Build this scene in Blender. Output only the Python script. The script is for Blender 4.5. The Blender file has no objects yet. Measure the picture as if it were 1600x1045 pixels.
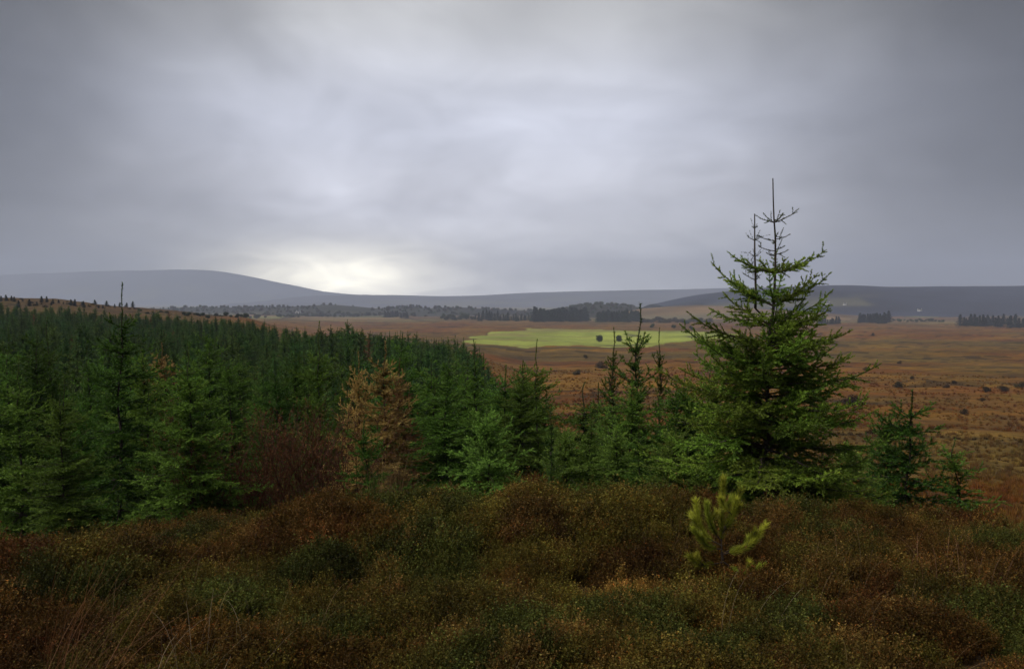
import bpy, math, random
import numpy as np
from mathutils import Vector

# ------------------------------------------------------------------ camera, sky, sun, exposure
scene = bpy.context.scene
col = scene.collection
F = 1209.0                                  # focal length in pixels of the 1600 px wide photograph
CAMZ = 1.65
PITCH = math.atan(47.5 / F)
cam_d = bpy.data.cameras.new('camera')
cam_d.sensor_width = 36.0
cam_d.lens = 36.0 * F / 1600.0
cam_d.clip_start = 0.05
cam_d.clip_end = 60000.0
cam = bpy.data.objects.new('camera', cam_d)
col.objects.link(cam)
cam.location = (0, 0, CAMZ)
cam.rotation_euler = (math.pi / 2 - PITCH, 0, 0)
scene.camera = cam

SUN_EL = math.radians(60)
SUN_AZ = math.radians(-105)                 # soft light from the upper left
sun_d = bpy.data.lights.new('sun', 'SUN')
sun_d.energy = 1.5
sun_d.angle = math.radians(50)
sun_d.color = (1.0, 0.95, 0.88)
sun = bpy.data.objects.new('sun', sun_d)
col.objects.link(sun)
sd = Vector((math.sin(SUN_AZ) * math.cos(SUN_EL), math.cos(SUN_AZ) * math.cos(SUN_EL), math.sin(SUN_EL)))
sun.rotation_euler = sd.to_track_quat('Z', 'Y').to_euler()
sun.location = (0, 0, 50)

scene.view_settings.view_transform = 'Standard'
scene.view_settings.look = 'None'
scene.view_settings.gamma = 1.0
scene.view_settings.use_curve_mapping = False
scene.view_settings.exposure = 1.4
scene.render.engine = 'CYCLES'
scene.cycles.use_denoising = True
scene.cycles.max_bounces = 5
scene.cycles.diffuse_bounces = 3
scene.cycles.glossy_bounces = 1
scene.cycles.transmission_bounces = 2
scene.cycles.volume_bounces = 2
scene.cycles.transparent_max_bounces = 4
scene.cycles.use_adaptive_sampling = True
scene.cycles.adaptive_threshold = 0.015


class NT:
    """small node-tree helper"""
    def __init__(self, tree):
        self.t = tree
        tree.nodes.clear()

    def n(self, kind, **kw):
        nd = self.t.nodes.new(kind)
        for k, v in kw.items():
            setattr(nd, k, v)
        return nd

    def link(self, a, b):
        self.t.links.new(a, b)

    def put(self, sock, v):
        if hasattr(v, 'default_value') or hasattr(v, 'is_output'):
            self.link(v, sock)
        else:
            sock.default_value = v

    def math(self, op, a, b=0.0, c=None, clamp=False):
        nd = self.n('ShaderNodeMath', operation=op, use_clamp=clamp)
        self.put(nd.inputs[0], a)
        self.put(nd.inputs[1], b)
        if c is not None:
            self.put(nd.inputs[2], c)
        return nd.outputs[0]

    def dot(self, a, v):
        nd = self.n('ShaderNodeVectorMath', operation='DOT_PRODUCT')
        self.link(a, nd.inputs[0])
        nd.inputs[1].default_value = v
        return nd.outputs['Value']

    def ramp(self, fac, stops, interp='EASE'):
        nd = self.n('ShaderNodeValToRGB')
        cr = nd.color_ramp
        cr.interpolation = interp
        while len(cr.elements) < len(stops):
            cr.elements.new(0.5)
        for e, (p, c) in zip(cr.elements, stops):
            e.position = p
            e.color = (c[0], c[1], c[2], 1) if hasattr(c, '__len__') else (c, c, c, 1)
        self.link(fac, nd.inputs[0])
        return nd.outputs[0]

    def mix(self, fac, a, b, mode='MIX'):
        nd = self.n('ShaderNodeMix', data_type='RGBA', blend_type=mode)
        self.put(nd.inputs[0], fac)
        self.put(nd.inputs[6], a if not isinstance(a, tuple) else (*a, 1))
        self.put(nd.inputs[7], b if not isinstance(b, tuple) else (*b, 1))
        return nd.outputs[2]

    def noise(self, vec, scale, detail=4.0, rough=0.55, dist=0.0):
        nd = self.n('ShaderNodeTexNoise')
        if vec is not None:
            self.link(vec, nd.inputs['Vector'])
        nd.inputs['Scale'].default_value = scale
        nd.inputs['Detail'].default_value = detail
        nd.inputs['Roughness'].default_value = rough
        nd.inputs['Distortion'].default_value = dist
        return nd.outputs['Fac']


def build_world():
    w = bpy.data.worlds.new('World')
    scene.world = w
    w.use_nodes = True
    N = NT(w.node_tree)
    tc = N.n('ShaderNodeTexCoord').outputs['Generated']
    sep = N.n('ShaderNodeSeparateXYZ')
    N.link(tc, sep.inputs[0])
    z = N.math('MAXIMUM', sep.outputs[2], 0.0)
    # the cloud deck seen in perspective: direction projected on a plane overhead
    den = N.math('ADD', z, 0.34)
    px = N.math('DIVIDE', sep.outputs[0], den)
    py = N.math('DIVIDE', sep.outputs[1], den)
    cmb = N.n('ShaderNodeCombineXYZ')
    N.link(px, cmb.inputs[0])
    N.link(py, cmb.inputs[1])
    n1 = N.noise(cmb.outputs[0], 1.5, 4.0, 0.48, 0.9)
    n2 = N.noise(cmb.outputs[0], 4.2, 5.0, 0.5, 1.2)
    # general brightness: brightest over the middle of the valley, dark cloud and a painted-in vignette to the sides and overhead
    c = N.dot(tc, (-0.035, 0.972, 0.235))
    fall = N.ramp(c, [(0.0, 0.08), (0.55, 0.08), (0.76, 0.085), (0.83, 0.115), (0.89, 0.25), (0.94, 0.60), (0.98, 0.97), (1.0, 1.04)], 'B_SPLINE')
    hue = N.ramp(z, [(0.0, (0.390, 0.390, 0.405)), (0.07, (0.310, 0.312, 0.335)), (0.13, (0.256, 0.260, 0.290)), (0.22, (0.232, 0.240, 0.276)), (0.36, (0.175, 0.176, 0.180)), (0.7, (0.14, 0.14, 0.14))])
    m1 = N.math('MULTIPLY_ADD', n1, 0.95, 0.52)
    m2 = N.math('MULTIPLY_ADD', n2, 0.44, 0.78)
    m = N.math('MULTIPLY', m1, m2)
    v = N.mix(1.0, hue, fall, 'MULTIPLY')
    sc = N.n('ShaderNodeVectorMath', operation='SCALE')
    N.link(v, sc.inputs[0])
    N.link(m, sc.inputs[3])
    # the thin cloud low over the far ridge, where the light comes through
    g = Vector((-0.225, 1.0, 0.036)).normalized()
    dv = N.n('ShaderNodeVectorMath', operation='SUBTRACT')
    N.link(tc, dv.inputs[0])
    dv.inputs[1].default_value = g
    ml = N.n('ShaderNodeVectorMath', operation='MULTIPLY')
    N.link(dv.outputs[0], ml.inputs[0])
    ml.inputs[1].default_value = (8.6, 3.0, 33.0)
    ln = N.n('ShaderNodeVectorMath', operation='LENGTH')
    N.link(ml.outputs[0], ln.inputs[0])
    gd = N.math('POWER', 2.718, N.math('MULTIPLY', N.math('MULTIPLY', ln.outputs['Value'], ln.outputs['Value']), -1.0))
    gn = N.math('MULTIPLY', gd, N.math('MULTIPLY_ADD', n2, 1.3, 0.35))
    glow = N.n('ShaderNodeVectorMath', operation='SCALE')
    glow.inputs[0].default_value = (1.10, 1.02, 0.76)
    N.link(gn, glow.inputs[3])
    add = N.n('ShaderNodeVectorMath', operation='ADD')
    N.link(sc.outputs[0], add.inputs[0])
    N.link(glow.outputs[0], add.inputs[1])
    bg_cloud = N.n('ShaderNodeBackground')
    N.link(add.outputs[0], bg_cloud.inputs[0])
    bg_cloud.inputs[1].default_value = 1.32
    sky = N.n('ShaderNodeTexSky', sky_type='NISHITA')
    sky.sun_disc = False
    sky.sun_elevation = SUN_EL
    sky.sun_rotation = SUN_AZ
    bg_sky = N.n('ShaderNodeBackground')
    N.link(sky.outputs[0], bg_sky.inputs[0])
    bg_sky.inputs[1].default_value = 0.06
    mx = N.n('ShaderNodeMixShader')
    mx.inputs[0].default_value = 0.97        # cloud cover
    N.link(bg_sky.outputs[0], mx.inputs[1])
    N.link(bg_cloud.outputs[0], mx.inputs[2])
    out = N.n('ShaderNodeOutputWorld')
    N.link(mx.outputs[0], out.inputs[0])


build_world()


# ------------------------------------------------------------------ helpers
def at(px, py, Y):
    """photo pixel -> world point at depth Y"""
    a = (px - 800) / F
    b = -(py - 522.5) / F
    d = np.array([a, math.cos(PITCH) + b * math.sin(PITCH), -math.sin(PITCH) + b * math.cos(PITCH)])
    d *= Y / d[1]
    return d + np.array([0, 0, CAMZ])


def hsh(ix, iy, seed):
    h = (ix.astype(np.int64) * 374761393 + iy.astype(np.int64) * 668265263 + seed * 974634533) & 0xffffffff
    h = ((h ^ (h >> 13)) * 1274126177) & 0xffffffff
    return ((h ^ (h >> 16)) & 0xffff) / 65535.0


def vnoise(x, y, seed=0):
    x = np.asarray(x, float); y = np.asarray(y, float)
    ix = np.floor(x); iy = np.floor(y)
    fx = x - ix; fy = y - iy
    fx = fx * fx * (3 - 2 * fx); fy = fy * fy * (3 - 2 * fy)
    a = hsh(ix, iy, seed); b = hsh(ix + 1, iy, seed); c = hsh(ix, iy + 1, seed); d = hsh(ix + 1, iy + 1, seed)
    return (a * (1 - fx) + b * fx) * (1 - fy) + (c * (1 - fx) + d * fx) * fy


def fbm(x, y, seed=0, oct=4):
    s = 0; a = 0.5
    for o in range(oct):
        s = s + a * vnoise(x, y, seed + o); x = x * 2.03 + 11.3; y = y * 2.03 + 5.7; a *= 0.5
    return s / (1 - 0.5 ** oct)


def smooth(a, b, x):
    t = np.clip((np.asarray(x, float) - a) / (b - a), 0, 1)
    return t * t * (3 - 2 * t)


DA = np.log(np.array([0.3, 7, 9.5, 14, 20, 40, 90, 150, 300, 450, 700, 1100, 2500, 16000]))
TH = np.radians([-180, -60, -31, -26, -20, -13, -3.5, 1.5, 5, 90, 180])
PL = [-.3, -.62, -1.15, -2.3, -3.4, -4.6, -5.2, -4.6, 0.2, 3.6, 0.5, -16, -24, -10]
PM = [-.3, -.64, -1.15, -2.3, -3.5, -4.8, -5.6, -5.4, -5.0, -6, -14, -20, -24, -10]
PN = [-.3, -.56, -1.0, -2.2, -3.6, -5.3, -6.5, -8.5, -15.5, -20, -23.5, -24.5, -24, -10]
PR = [-.3, -.38, -.78, -1.9, -3.8, -8, -13.6, -17, -20.5, -22.5, -24.0, -24.5, -24, -10]
PE = [-.3, -.46, -1.0, -2.0, -3.8, -8, -13.4, -16.5, -20, -22.5, -24.5, -26, -25, -10]
PB = [-.3, -.4, -.8, -1.2, -2, -4, -8, -12, -18, -22, -24, -24, -24, -10]
TAB = np.array([PB, PL, PL, [(a + b) / 2 for a, b in zip(PL, PM)], PM, PN, [(a * 2 + b) / 3 for a, b in zip(PN, PR)], PR, PE, PE, PB])


def domes(x, y, cell=0.62):
    """rounded heather plants side by side: height 0..1 and a number for each plant"""
    ix = np.floor(x / cell); iy = np.floor(y / cell)
    best = np.zeros(len(x)); pid = np.zeros(len(x))
    for i in (-1, 0, 1):
        for j in (-1, 0, 1):
            a = ix + i; b_ = iy + j
            cx = (a + 0.15 + 0.7 * hsh(a, b_, 91)) * cell; cy = (b_ + 0.15 + 0.7 * hsh(a, b_, 92)) * cell
            r = cell * (0.55 + 0.55 * hsh(a, b_, 93)); hh = 0.45 + 0.55 * hsh(a, b_, 94)
            q = hh * np.sqrt(np.maximum(0, 1 - ((x - cx) ** 2 + (y - cy) ** 2) / r ** 2))
            m = q > best
            best = np.where(m, q, best); pid = np.where(m, hsh(a, b_, 95), pid)
    return best, pid


BUMPS = [(-2.55, 7.2, 0.16, 0.9), (1.3, 7.6, 0.06, 1.0), (-0.6, 5.4, 0.10, 0.8), (2.6, 5.6, 0.12, 0.7), (-1.9, 4.6, 0.14, 0.6), (0.6, 4.0, 0.10, 0.5), (3.4, 7.4, 0.15, 0.9), (-4.6, 7.0, 0.15, 0.9), (0.3, 6.6, 0.02, 0.6)]


def terrain(x, y):
    x = np.asarray(x, float); y = np.asarray(y, float)
    d = np.hypot(x, y); th = np.arctan2(x, y)
    ld = np.log(np.maximum(d, 0.3))
    k = np.clip(np.searchsorted(DA, ld) - 1, 0, len(DA) - 2)
    t = np.clip((ld - DA[k]) / (DA[k + 1] - DA[k]), 0, 1)
    m = np.clip(np.searchsorted(TH, th) - 1, 0, len(TH) - 2)
    s = np.clip((th - TH[m]) / (TH[m + 1] - TH[m]), 0, 1); s = s * s * (3 - 2 * s)
    t2 = t * 0.6 + 0.4 * t * t * (3 - 2 * t)
    z = (TAB[m, k] * (1 - t2) + TAB[m, k + 1] * t2) * (1 - s) + (TAB[m + 1, k] * (1 - t2) + TAB[m + 1, k + 1] * t2) * s
    z = z + (fbm(x * 0.75, y * 0.75, 3, 3) - 0.5) * 0.50 * np.clip(d / 3, 0.2, 1) * (1 - smooth(60, 200, d))
    z = z + (fbm(x / 9, y / 9, 7, 3) - 0.5) * 1.4 * smooth(12, 60, d)
    z = z + (fbm(x / 70, y / 45, 9, 3) - 0.5) * 5.0 * smooth(80, 400, d)
    z = z + (fbm(x / 420, y / 300, 12, 3) - 0.5) * 7.0 * smooth(900, 2500, d)
    for bx_, by_, bh, br in BUMPS:
        z = z + bh * np.exp(-((x - bx_) ** 2 + (y - by_) ** 2) / br ** 2)
    return z


def tz(x, y):
    return float(terrain(np.array([x]), np.array([y]))[0])


def sight(px, py, start=12.0):
    """where the sight line through a pixel meets the ground"""
    Y = start * 1.006 ** np.arange(1110)
    d = at(px, py, 1.0) - np.array([0, 0, CAMZ])
    hit = np.nonzero(d[2] * Y + CAMZ <= terrain(d[0] * Y, Y))[0]
    k = hit[0] if len(hit) else len(Y) - 1
    y = float(Y[k]); x = float(d[0] * y)
    return x, y, tz(x, y)


def mk_mesh(name, V, T, mat, C=None, sm=False):
    me = bpy.data.meshes.new(name)
    V = np.asarray(V, np.float32).reshape(-1, 3); T = np.asarray(T, np.int32).reshape(-1, 3)
    me.vertices.add(len(V)); me.vertices.foreach_set('co', V.ravel())
    me.loops.add(len(T) * 3); me.loops.foreach_set('vertex_index', T.ravel())
    me.polygons.add(len(T)); me.polygons.foreach_set('loop_start', np.arange(0, len(T) * 3, 3, dtype=np.int32))
    if sm:
        me.polygons.foreach_set('use_smooth', np.ones(len(T), bool))
    me.update(calc_edges=True)
    if C is not None:
        at_ = me.attributes.new('Col', 'FLOAT_COLOR', 'POINT')
        cc = np.ones((len(V), 4), np.float32); cc[:, :3] = C
        at_.data.foreach_set('color', cc.ravel())
    if mat is not None:
        me.materials.append(mat)
    return me


def obj(name, me, parent=None, loc=None):
    o = bpy.data.objects.new(name, me)
    col.objects.link(o)
    if parent is not None:
        o.parent = parent
    if loc is not None:
        o.location = loc
    return o


def tag(o, label=None, cat=None, group=None, kind=None):
    if label: o['label'] = label
    if cat: o['category'] = cat
    if group: o['group'] = group
    if kind: o['kind'] = kind
    return o


def grid_tris(nr, nc, wrap=False):
    i = np.arange(nr - 1)[:, None]; j = np.arange(nc if wrap else nc - 1)[None, :]
    a = i * nc + j; b = i * nc + (j + 1) % nc; c = a + nc; d = b + nc
    return np.concatenate([np.stack([a, b, d], -1).reshape(-1, 3), np.stack([a, d, c], -1).reshape(-1, 3)])


# ------------------------------------------------------------------ materials
def mat_veg(name, rough=0.6, trans=0.25, spec=0.25, var=0.35, hue=0.03, inst=False):
    m = bpy.data.materials.new(name); m.use_nodes = True
    N = NT(m.node_tree)
    ca = N.n('ShaderNodeAttribute', attribute_name='Col').outputs['Color']
    if inst:
        ti = N.n('ShaderNodeAttribute', attribute_type='INSTANCER', attribute_name='tint').outputs['Color']
        ca = N.mix(1.0, ca, ti, 'MULTIPLY')
    oi = N.n('ShaderNodeObjectInfo')
    hs = N.n('ShaderNodeHueSaturation')
    rv = oi.outputs['Random']
    N.link(N.math('MULTIPLY_ADD', rv, 1.3 * hue, 0.5 - hue), hs.inputs['Hue'])
    rv2 = N.math('FRACT', N.math('MULTIPLY', rv, 17.31))
    N.link(N.math('MULTIPLY_ADD', rv2, var, 1.0 - var * 0.5), hs.inputs['Value'])
    N.link(ca, hs.inputs['Color'])
    geo = N.n('ShaderNodeNewGeometry')
    ps = N.noise(geo.outputs['Position'], 2.2, 3.0)
    cc = N.mix(1.0, hs.outputs[0], N.ramp(ps, [(0.3, 0.72), (0.7, 1.25)], 'LINEAR'), 'MULTIPLY')
    p = N.n('ShaderNodeBsdfPrincipled')
    N.link(cc, p.inputs['Base Color'])
    p.inputs['Roughness'].default_value = rough
    p.inputs['Specular IOR Level'].default_value = spec
    out = N.n('ShaderNodeOutputMaterial')
    if trans > 0:
        tr = N.n('ShaderNodeBsdfTranslucent')
        N.link(cc, tr.inputs[0])
        mx = N.n('ShaderNodeMixShader'); mx.inputs[0].default_value = trans
        N.link(p.outputs[0], mx.inputs[1]); N.link(tr.outputs[0], mx.inputs[2])
        N.link(mx.outputs[0], out.inputs[0])
    else:
        N.link(p.outputs[0], out.inputs[0])
    return m


def mat_plain(name, c, rough=0.85, nscale=8.0, amt=0.4, bump=0.0):
    m = bpy.data.materials.new(name); m.use_nodes = True
    N = NT(m.node_tree)
    tc = N.n('ShaderNodeTexCoord').outputs['Object']
    nz = N.noise(tc, nscale, 5.0, 0.6)
    k = N.ramp(nz, [(0.25, 1 - amt), (0.75, 1 + amt)], 'LINEAR')
    cc = N.mix(1.0, c, k, 'MULTIPLY')
    p = N.n('ShaderNodeBsdfPrincipled')
    N.link(cc, p.inputs['Base Color']); p.inputs['Roughness'].default_value = rough
    p.inputs['Specular IOR Level'].default_value = 0.2
    if bump:
        b = N.n('ShaderNodeBump'); b.inputs['Strength'].default_value = bump
        N.link(nz, b.inputs['Height']); N.link(b.outputs[0], p.inputs['Normal'])
    out = N.n('ShaderNodeOutputMaterial'); N.link(p.outputs[0], out.inputs[0])
    return m


def mat_ground():
    m = bpy.data.materials.new('moorland'); m.use_nodes = True
    N = NT(m.node_tree)
    ca = N.n('ShaderNodeAttribute', attribute_name='Col').outputs['Color']
    al = N.n('ShaderNodeAttribute', attribute_name='Rough').outputs['Fac']
    pos = N.n('ShaderNodeNewGeometry').outputs['Position']
    mp = N.n('ShaderNodeMapping'); mp.inputs['Scale'].default_value = (0.35, 1.0, 1.0)
    N.link(pos, mp.inputs[0])
    a = N.noise(mp.outputs[0], 0.035, 6.0, 0.62, 0.6)
    b = N.noise(mp.outputs[0], 0.45, 6.0, 0.65)
    c = N.noise(pos, 5.0, 4.0, 0.6)
    ra = N.ramp(a, [(0.32, (0.62, 0.60, 0.62)), (0.5, (0.98, 0.97, 0.95)), (0.68, (1.32, 1.30, 1.15))], 'LINEAR')
    rb = N.ramp(b, [(0.30, (0.45, 0.47, 0.50)), (0.5, (1.0, 1.0, 1.0)), (0.72, (1.55, 1.45, 1.25))], 'LINEAR')
    rc = N.ramp(c, [(0.3, 0.6), (0.7, 1.4)], 'LINEAR')
    k = N.mix(1.0, N.mix(1.0, ra, rb, 'MULTIPLY'), rc, 'MULTIPLY')
    k2 = N.mix(al, (1, 1, 1), k)
    cc = N.mix(1.0, ca, k2, 'MULTIPLY')
    p = N.n('ShaderNodeBsdfPrincipled')
    N.link(cc, p.inputs['Base Color']); p.inputs['Roughness'].default_value = 0.95
    p.inputs['Specular IOR Level'].default_value = 0.1
    bm = N.n('ShaderNodeBump'); bm.inputs['Strength'].default_value = 0.8; bm.inputs['Distance'].default_value = 0.5
    N.link(b, bm.inputs['Height']); N.link(bm.outputs[0], p.inputs['Normal'])
    out = N.n('ShaderNodeOutputMaterial'); N.link(p.outputs[0], out.inputs[0])
    return m


M_GROUND = mat_ground()
M_NEEDLE = mat_veg('spruce_needles', 0.7, 0.22, 0.12, 0.8, 0.03)
M_FAR = mat_veg('far_foliage', 0.8, 0.15, 0.1, 0.7, 0.04)
M_HEATH = mat_veg('heather_leaf', 0.75, 0.2, 0.12, 0.35, 0.02, inst=True)
M_GRASS = mat_veg('dry_grass', 0.7, 0.3, 0.2, 0.3, 0.015)
M_TUSS = mat_veg('moor_grass_blades', 0.85, 0.25, 0.1, 0.5, 0.03, inst=True)
M_BARK = mat_plain('spruce_bark', (0.055, 0.042, 0.034), 0.9, 30.0, 0.45, 0.3)
M_TWIG = mat_plain('red_brown_twig', (0.075, 0.031, 0.017), 0.8, 12.0, 0.4)
M_WALL = mat_plain('whitewash', (0.75, 0.74, 0.70), 0.8, 2.0, 0.08)
M_SLATE = mat_plain('slate', (0.07, 0.07, 0.08), 0.6, 3.0, 0.2)
M_GLASS = mat_plain('dark_pane', (0.02, 0.025, 0.03), 0.15, 3.0, 0.1)
M_DOOR = mat_plain('painted_door', (0.12, 0.03, 0.03), 0.5, 3.0, 0.1)


# ------------------------------------------------------------------ the ground sheet
def in_field(x, y):
    """the bright green pasture in the middle distance"""
    wob = (fbm(x / 40, y / 40, 31, 3) - 0.5)
    u = x / np.maximum(y, 1)
    v = F * (CAMZ - terrain(x, y)) / np.maximum(y, 1) + 475            # where it falls below the skyline, only to lay out its edge
    return u, v, wob


def ground_colour(x, y, z):
    d = np.hypot(x, y)
    n1 = fbm(x / 38, y / 22, 21, 4); n2 = fbm(x / 8, y / 5, 22, 3); n3 = fbm(x / 160, y / 70, 23, 3)
    rust = np.array([0.112, 0.043, 0.006]); straw = np.array([0.135, 0.070, 0.011]); dark = np.array([0.045, 0.025, 0.011]); olive = np.array([0.090, 0.066, 0.016])
    t = smooth(0.38, 0.62, n1)[:, None]; C = rust * (1 - t) + straw * t
    t = (smooth(0.52, 0.70, n3) * 0.7)[:, None]; C = C * (1 - t) + olive * t
    t = (smooth(0.58, 0.74, n2) * 0.45)[:, None]; C = C * (1 - t) + dark * t
    # peat banks: dark lines across the bog
    pk = (np.abs(fbm(x / 120, y / 16, 41, 3) - 0.5) < 0.022) & (d > 90) & (d < 1200)
    C[pk] = C[pk] * 0.35
    # floor under the plantation and the heath
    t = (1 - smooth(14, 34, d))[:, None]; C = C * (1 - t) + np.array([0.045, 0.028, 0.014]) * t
    R = np.ones(len(x))
    # enclosed land farther off: a patchwork
    ang = 0.25
    xr = x * math.cos(ang) + y * math.sin(ang); yr = -x * math.sin(ang) + y * math.cos(ang)
    cx = np.floor(xr / 210 + 0.4 * vnoise(yr / 300, xr / 500, 5)); cy = np.floor(yr / 170 + 0.4 * vnoise(xr / 260, yr / 500, 6))
    h = hsh(cx, cy, 77); g = hsh(cx, cy, 78)
    pal = np.array([[0.16, 0.14, 0.06], [0.20, 0.15, 0.08], [0.13, 0.075, 0.035], [0.09, 0.10, 0.045], [0.15, 0.17, 0.06], [0.055, 0.05, 0.03], [0.11, 0.065, 0.03]])
    PC = pal[(h * 6.99).astype(int)] * (0.75 + 0.5 * g)[:, None]
    fx = xr / 210 + 0.4 * vnoise(yr / 300, xr / 500, 5) - cx; fy = yr / 170 + 0.4 * vnoise(xr / 260, yr / 500, 6) - cy
    hedge = (np.minimum(np.minimum(fx, 1 - fx) * 210, np.minimum(fy, 1 - fy) * 170) < 9)
    PC[hedge] = [0.03, 0.033, 0.02]
    t = (smooth(1000, 1500, d + 250 * (n1 - 0.5)) * 0.85)[:, None]; C = C * (1 - t) + PC * t
    # the green pasture
    f = pasture_mask(x, y)
    t = f[:, None]
    pg = np.array([0.225, 0.262, 0.046]) * (0.50 + 1.0 * fbm(x / 30, y / 60, 51, 3))[:, None]
    st = smooth(0.52, 0.66, fbm(x / 60, y / 22, 53, 3))[:, None] * 0.75
    pg = pg * (1 - st) + np.array([0.165, 0.135, 0.045]) * st
    C = C * (1 - t) + pg * t
    for (xa, ya), (xb, yb) in DITCH:                     # field ditches grown over with rushes
        L2 = (xb - xa) ** 2 + (yb - ya) ** 2
        q = np.clip(((x - xa) * (xb - xa) + (y - ya) * (yb - ya)) / L2, 0, 1)
        dd = np.hypot(x - xa - q * (xb - xa), y - ya - q * (yb - ya))
        w = (1 - smooth(3.0, 9.0, dd + 6 * (n2 - 0.5)))[:, None] * 0.85
        C = C * (1 - w) + np.array([0.045, 0.042, 0.016]) * w
    # scrubby rise at the far left, some vignette darkening put into its colour
    th = np.degrees(np.arctan2(x, y))
    w = (smooth(-17, -23, th) * smooth(120, 220, d) * (1 - smooth(700, 1000, d)))[:, None] * 0.6
    C = C * (1 - w) + np.array([0.035, 0.030, 0.013]) * w
    R = R * (1 - 0.6 * f)
    # wet and rushy margin of the pasture
    return C, R


PAST = [(715, 541), (740, 530), (770, 522), (830, 515), (925, 514.5), (1000, 517), (1060, 517), (1150, 520), (1175, 530), (1120, 533), (1060, 535), (1010, 541), (960, 543), (890, 544.5), (800, 545)]


def build_pasture_poly():
    P = []
    for px, py in PAST:                      # where the sight line meets the plain
        Y = 200.0
        for k in range(400):
            p = at(px, py, Y)
            if p[2] <= PLAIN(p[0], Y): break
            Y *= 1.006
        P.append((p[0], Y))
    return P


def PLAIN(x, y):
    d = math.hypot(x, y)
    return float(np.interp(math.log(d), DA, PR))


PPOLY = build_pasture_poly()


def plain_pt(px, py):
    Y = 200.0
    while Y < 3000:
        p = at(px, py, Y)
        if p[2] <= PLAIN(p[0], Y): break
        Y *= 1.006
    return p[0], Y


DITCH = [(plain_pt(*a), plain_pt(*b_)) for a, b_ in (((985, 522), (1085, 528)), ((1085, 528), (1180, 526)), ((910, 537), (1000, 536)), ((790, 521), (870, 519)), ((700, 547), (960, 546)))]


def pasture_mask(x, y):
    x = x + (fbm(x / 22, y / 30, 61, 3) - 0.5) * 24; yy = y + (fbm(x / 20, y / 40, 62, 3) - 0.5) * 46
    ins = np.zeros(len(x), bool)
    n = len(PPOLY)
    for i in range(n):
        x1, y1 = PPOLY[i]; x2, y2 = PPOLY[(i + 1) % n]
        cond = (y1 > yy) != (y2 > yy)
        xi = (x2 - x1) * (yy - y1) / (y2 - y1 + 1e-9) + x1
        ins ^= cond & (x < xi)
    return ins.astype(float)


def build_ground():
    rr = np.concatenate([[0.0], np.geomspace(0.35, 60, 150), np.geomspace(60, 1500, 230)[1:], np.geomspace(1500, 8700, 50)[1:]])
    th = np.concatenate([np.radians(np.linspace(-180, -46, 46, endpoint=False)), np.radians(np.linspace(-46, 46, 540, endpoint=False)), np.radians(np.linspace(46, 180, 46, endpoint=False))])
    R, T = np.meshgrid(rr, th, indexing='ij')
    x = (R * np.sin(T)).ravel(); y = (R * np.cos(T)).ravel()
    z = terrain(x, y)
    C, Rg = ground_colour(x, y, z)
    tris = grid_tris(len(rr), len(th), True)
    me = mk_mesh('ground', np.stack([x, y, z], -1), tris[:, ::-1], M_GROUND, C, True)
    a = me.attributes.new('Rough', 'FLOAT', 'POINT'); a.data.foreach_set('value', Rg.astype(np.float32))
    o = obj('ground', me)
    tag(o, 'brown moorland and bog falling away from the heather bank to the valley', kind='structure')


build_ground()


RIDGES = []


def ridge(name, label, Y, pts, depth, colr, seed, rough=6.0, base=-30, amp=0.3):
    """a hill with a front and a back slope whose crest follows the skyline points (photo pixels)"""
    px = np.linspace(pts[0][0], pts[-1][0], 260)
    P = np.array(pts, float)
    py = np.interp(px, P[:, 0], P[:, 1])
    k = np.ones(9) / 9
    py = np.convolve(np.pad(py, 4, 'edge'), k, 'valid')
    X = (px - 800) / F * Y
    top = CAMZ + (475 - py) / F * Y
    nv = 44
    v = np.linspace(-1, 1, nv)
    bell = np.exp(-(v * 1.9) ** 2)
    bell = (bell - bell[0]) / (bell.max() - bell[0])
    XX, VV = np.meshgrid(X, v, indexing='ij')
    YY = Y + VV * depth
    n = fbm(XX / 260 + seed, YY / 260, seed, 4) - 0.5
    ZZ = base + (top[:, None] - base) * bell[None, :] + n * rough * 4 * bell[None, :] * (1 - 0.85 * bell[None, :] ** 3)
    t = fbm(XX / 190, YY / 110, seed + 3, 4)
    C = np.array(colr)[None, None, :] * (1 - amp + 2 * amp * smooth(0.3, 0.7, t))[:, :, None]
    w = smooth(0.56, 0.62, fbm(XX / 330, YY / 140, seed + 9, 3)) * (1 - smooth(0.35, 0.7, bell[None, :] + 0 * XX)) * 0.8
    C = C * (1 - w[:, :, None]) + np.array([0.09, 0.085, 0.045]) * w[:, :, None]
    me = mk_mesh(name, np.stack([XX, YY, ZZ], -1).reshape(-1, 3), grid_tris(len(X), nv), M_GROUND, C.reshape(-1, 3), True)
    a = me.attributes.new('Rough', 'FLOAT', 'POINT'); a.data.foreach_set('value', np.full(len(me.vertices), 0.35, np.float32))
    o = obj(name, me)
    tag(o, label, kind='structure')
    RIDGES.append(o)
    return o


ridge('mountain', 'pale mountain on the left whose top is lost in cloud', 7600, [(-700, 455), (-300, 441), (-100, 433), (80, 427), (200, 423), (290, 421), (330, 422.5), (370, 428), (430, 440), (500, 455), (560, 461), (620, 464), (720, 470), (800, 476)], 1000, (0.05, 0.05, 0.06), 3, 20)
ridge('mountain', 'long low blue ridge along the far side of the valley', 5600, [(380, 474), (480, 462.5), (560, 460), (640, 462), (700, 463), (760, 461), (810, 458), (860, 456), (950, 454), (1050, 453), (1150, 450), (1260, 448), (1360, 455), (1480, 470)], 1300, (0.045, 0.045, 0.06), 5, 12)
ridge('mountain', 'dark blue mountain on the right under the cloud base', 2050, [(1020, 476), (1080, 462), (1150, 453), (1230, 447.5), (1300, 445.5), (1340, 446), (1370, 449), (1430, 449), (1500, 447), (1600, 446), (1750, 440), (1950, 430), (2400, 450)], 480, (0.016, 0.020, 0.036), 8, 10, amp=0.45)
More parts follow.
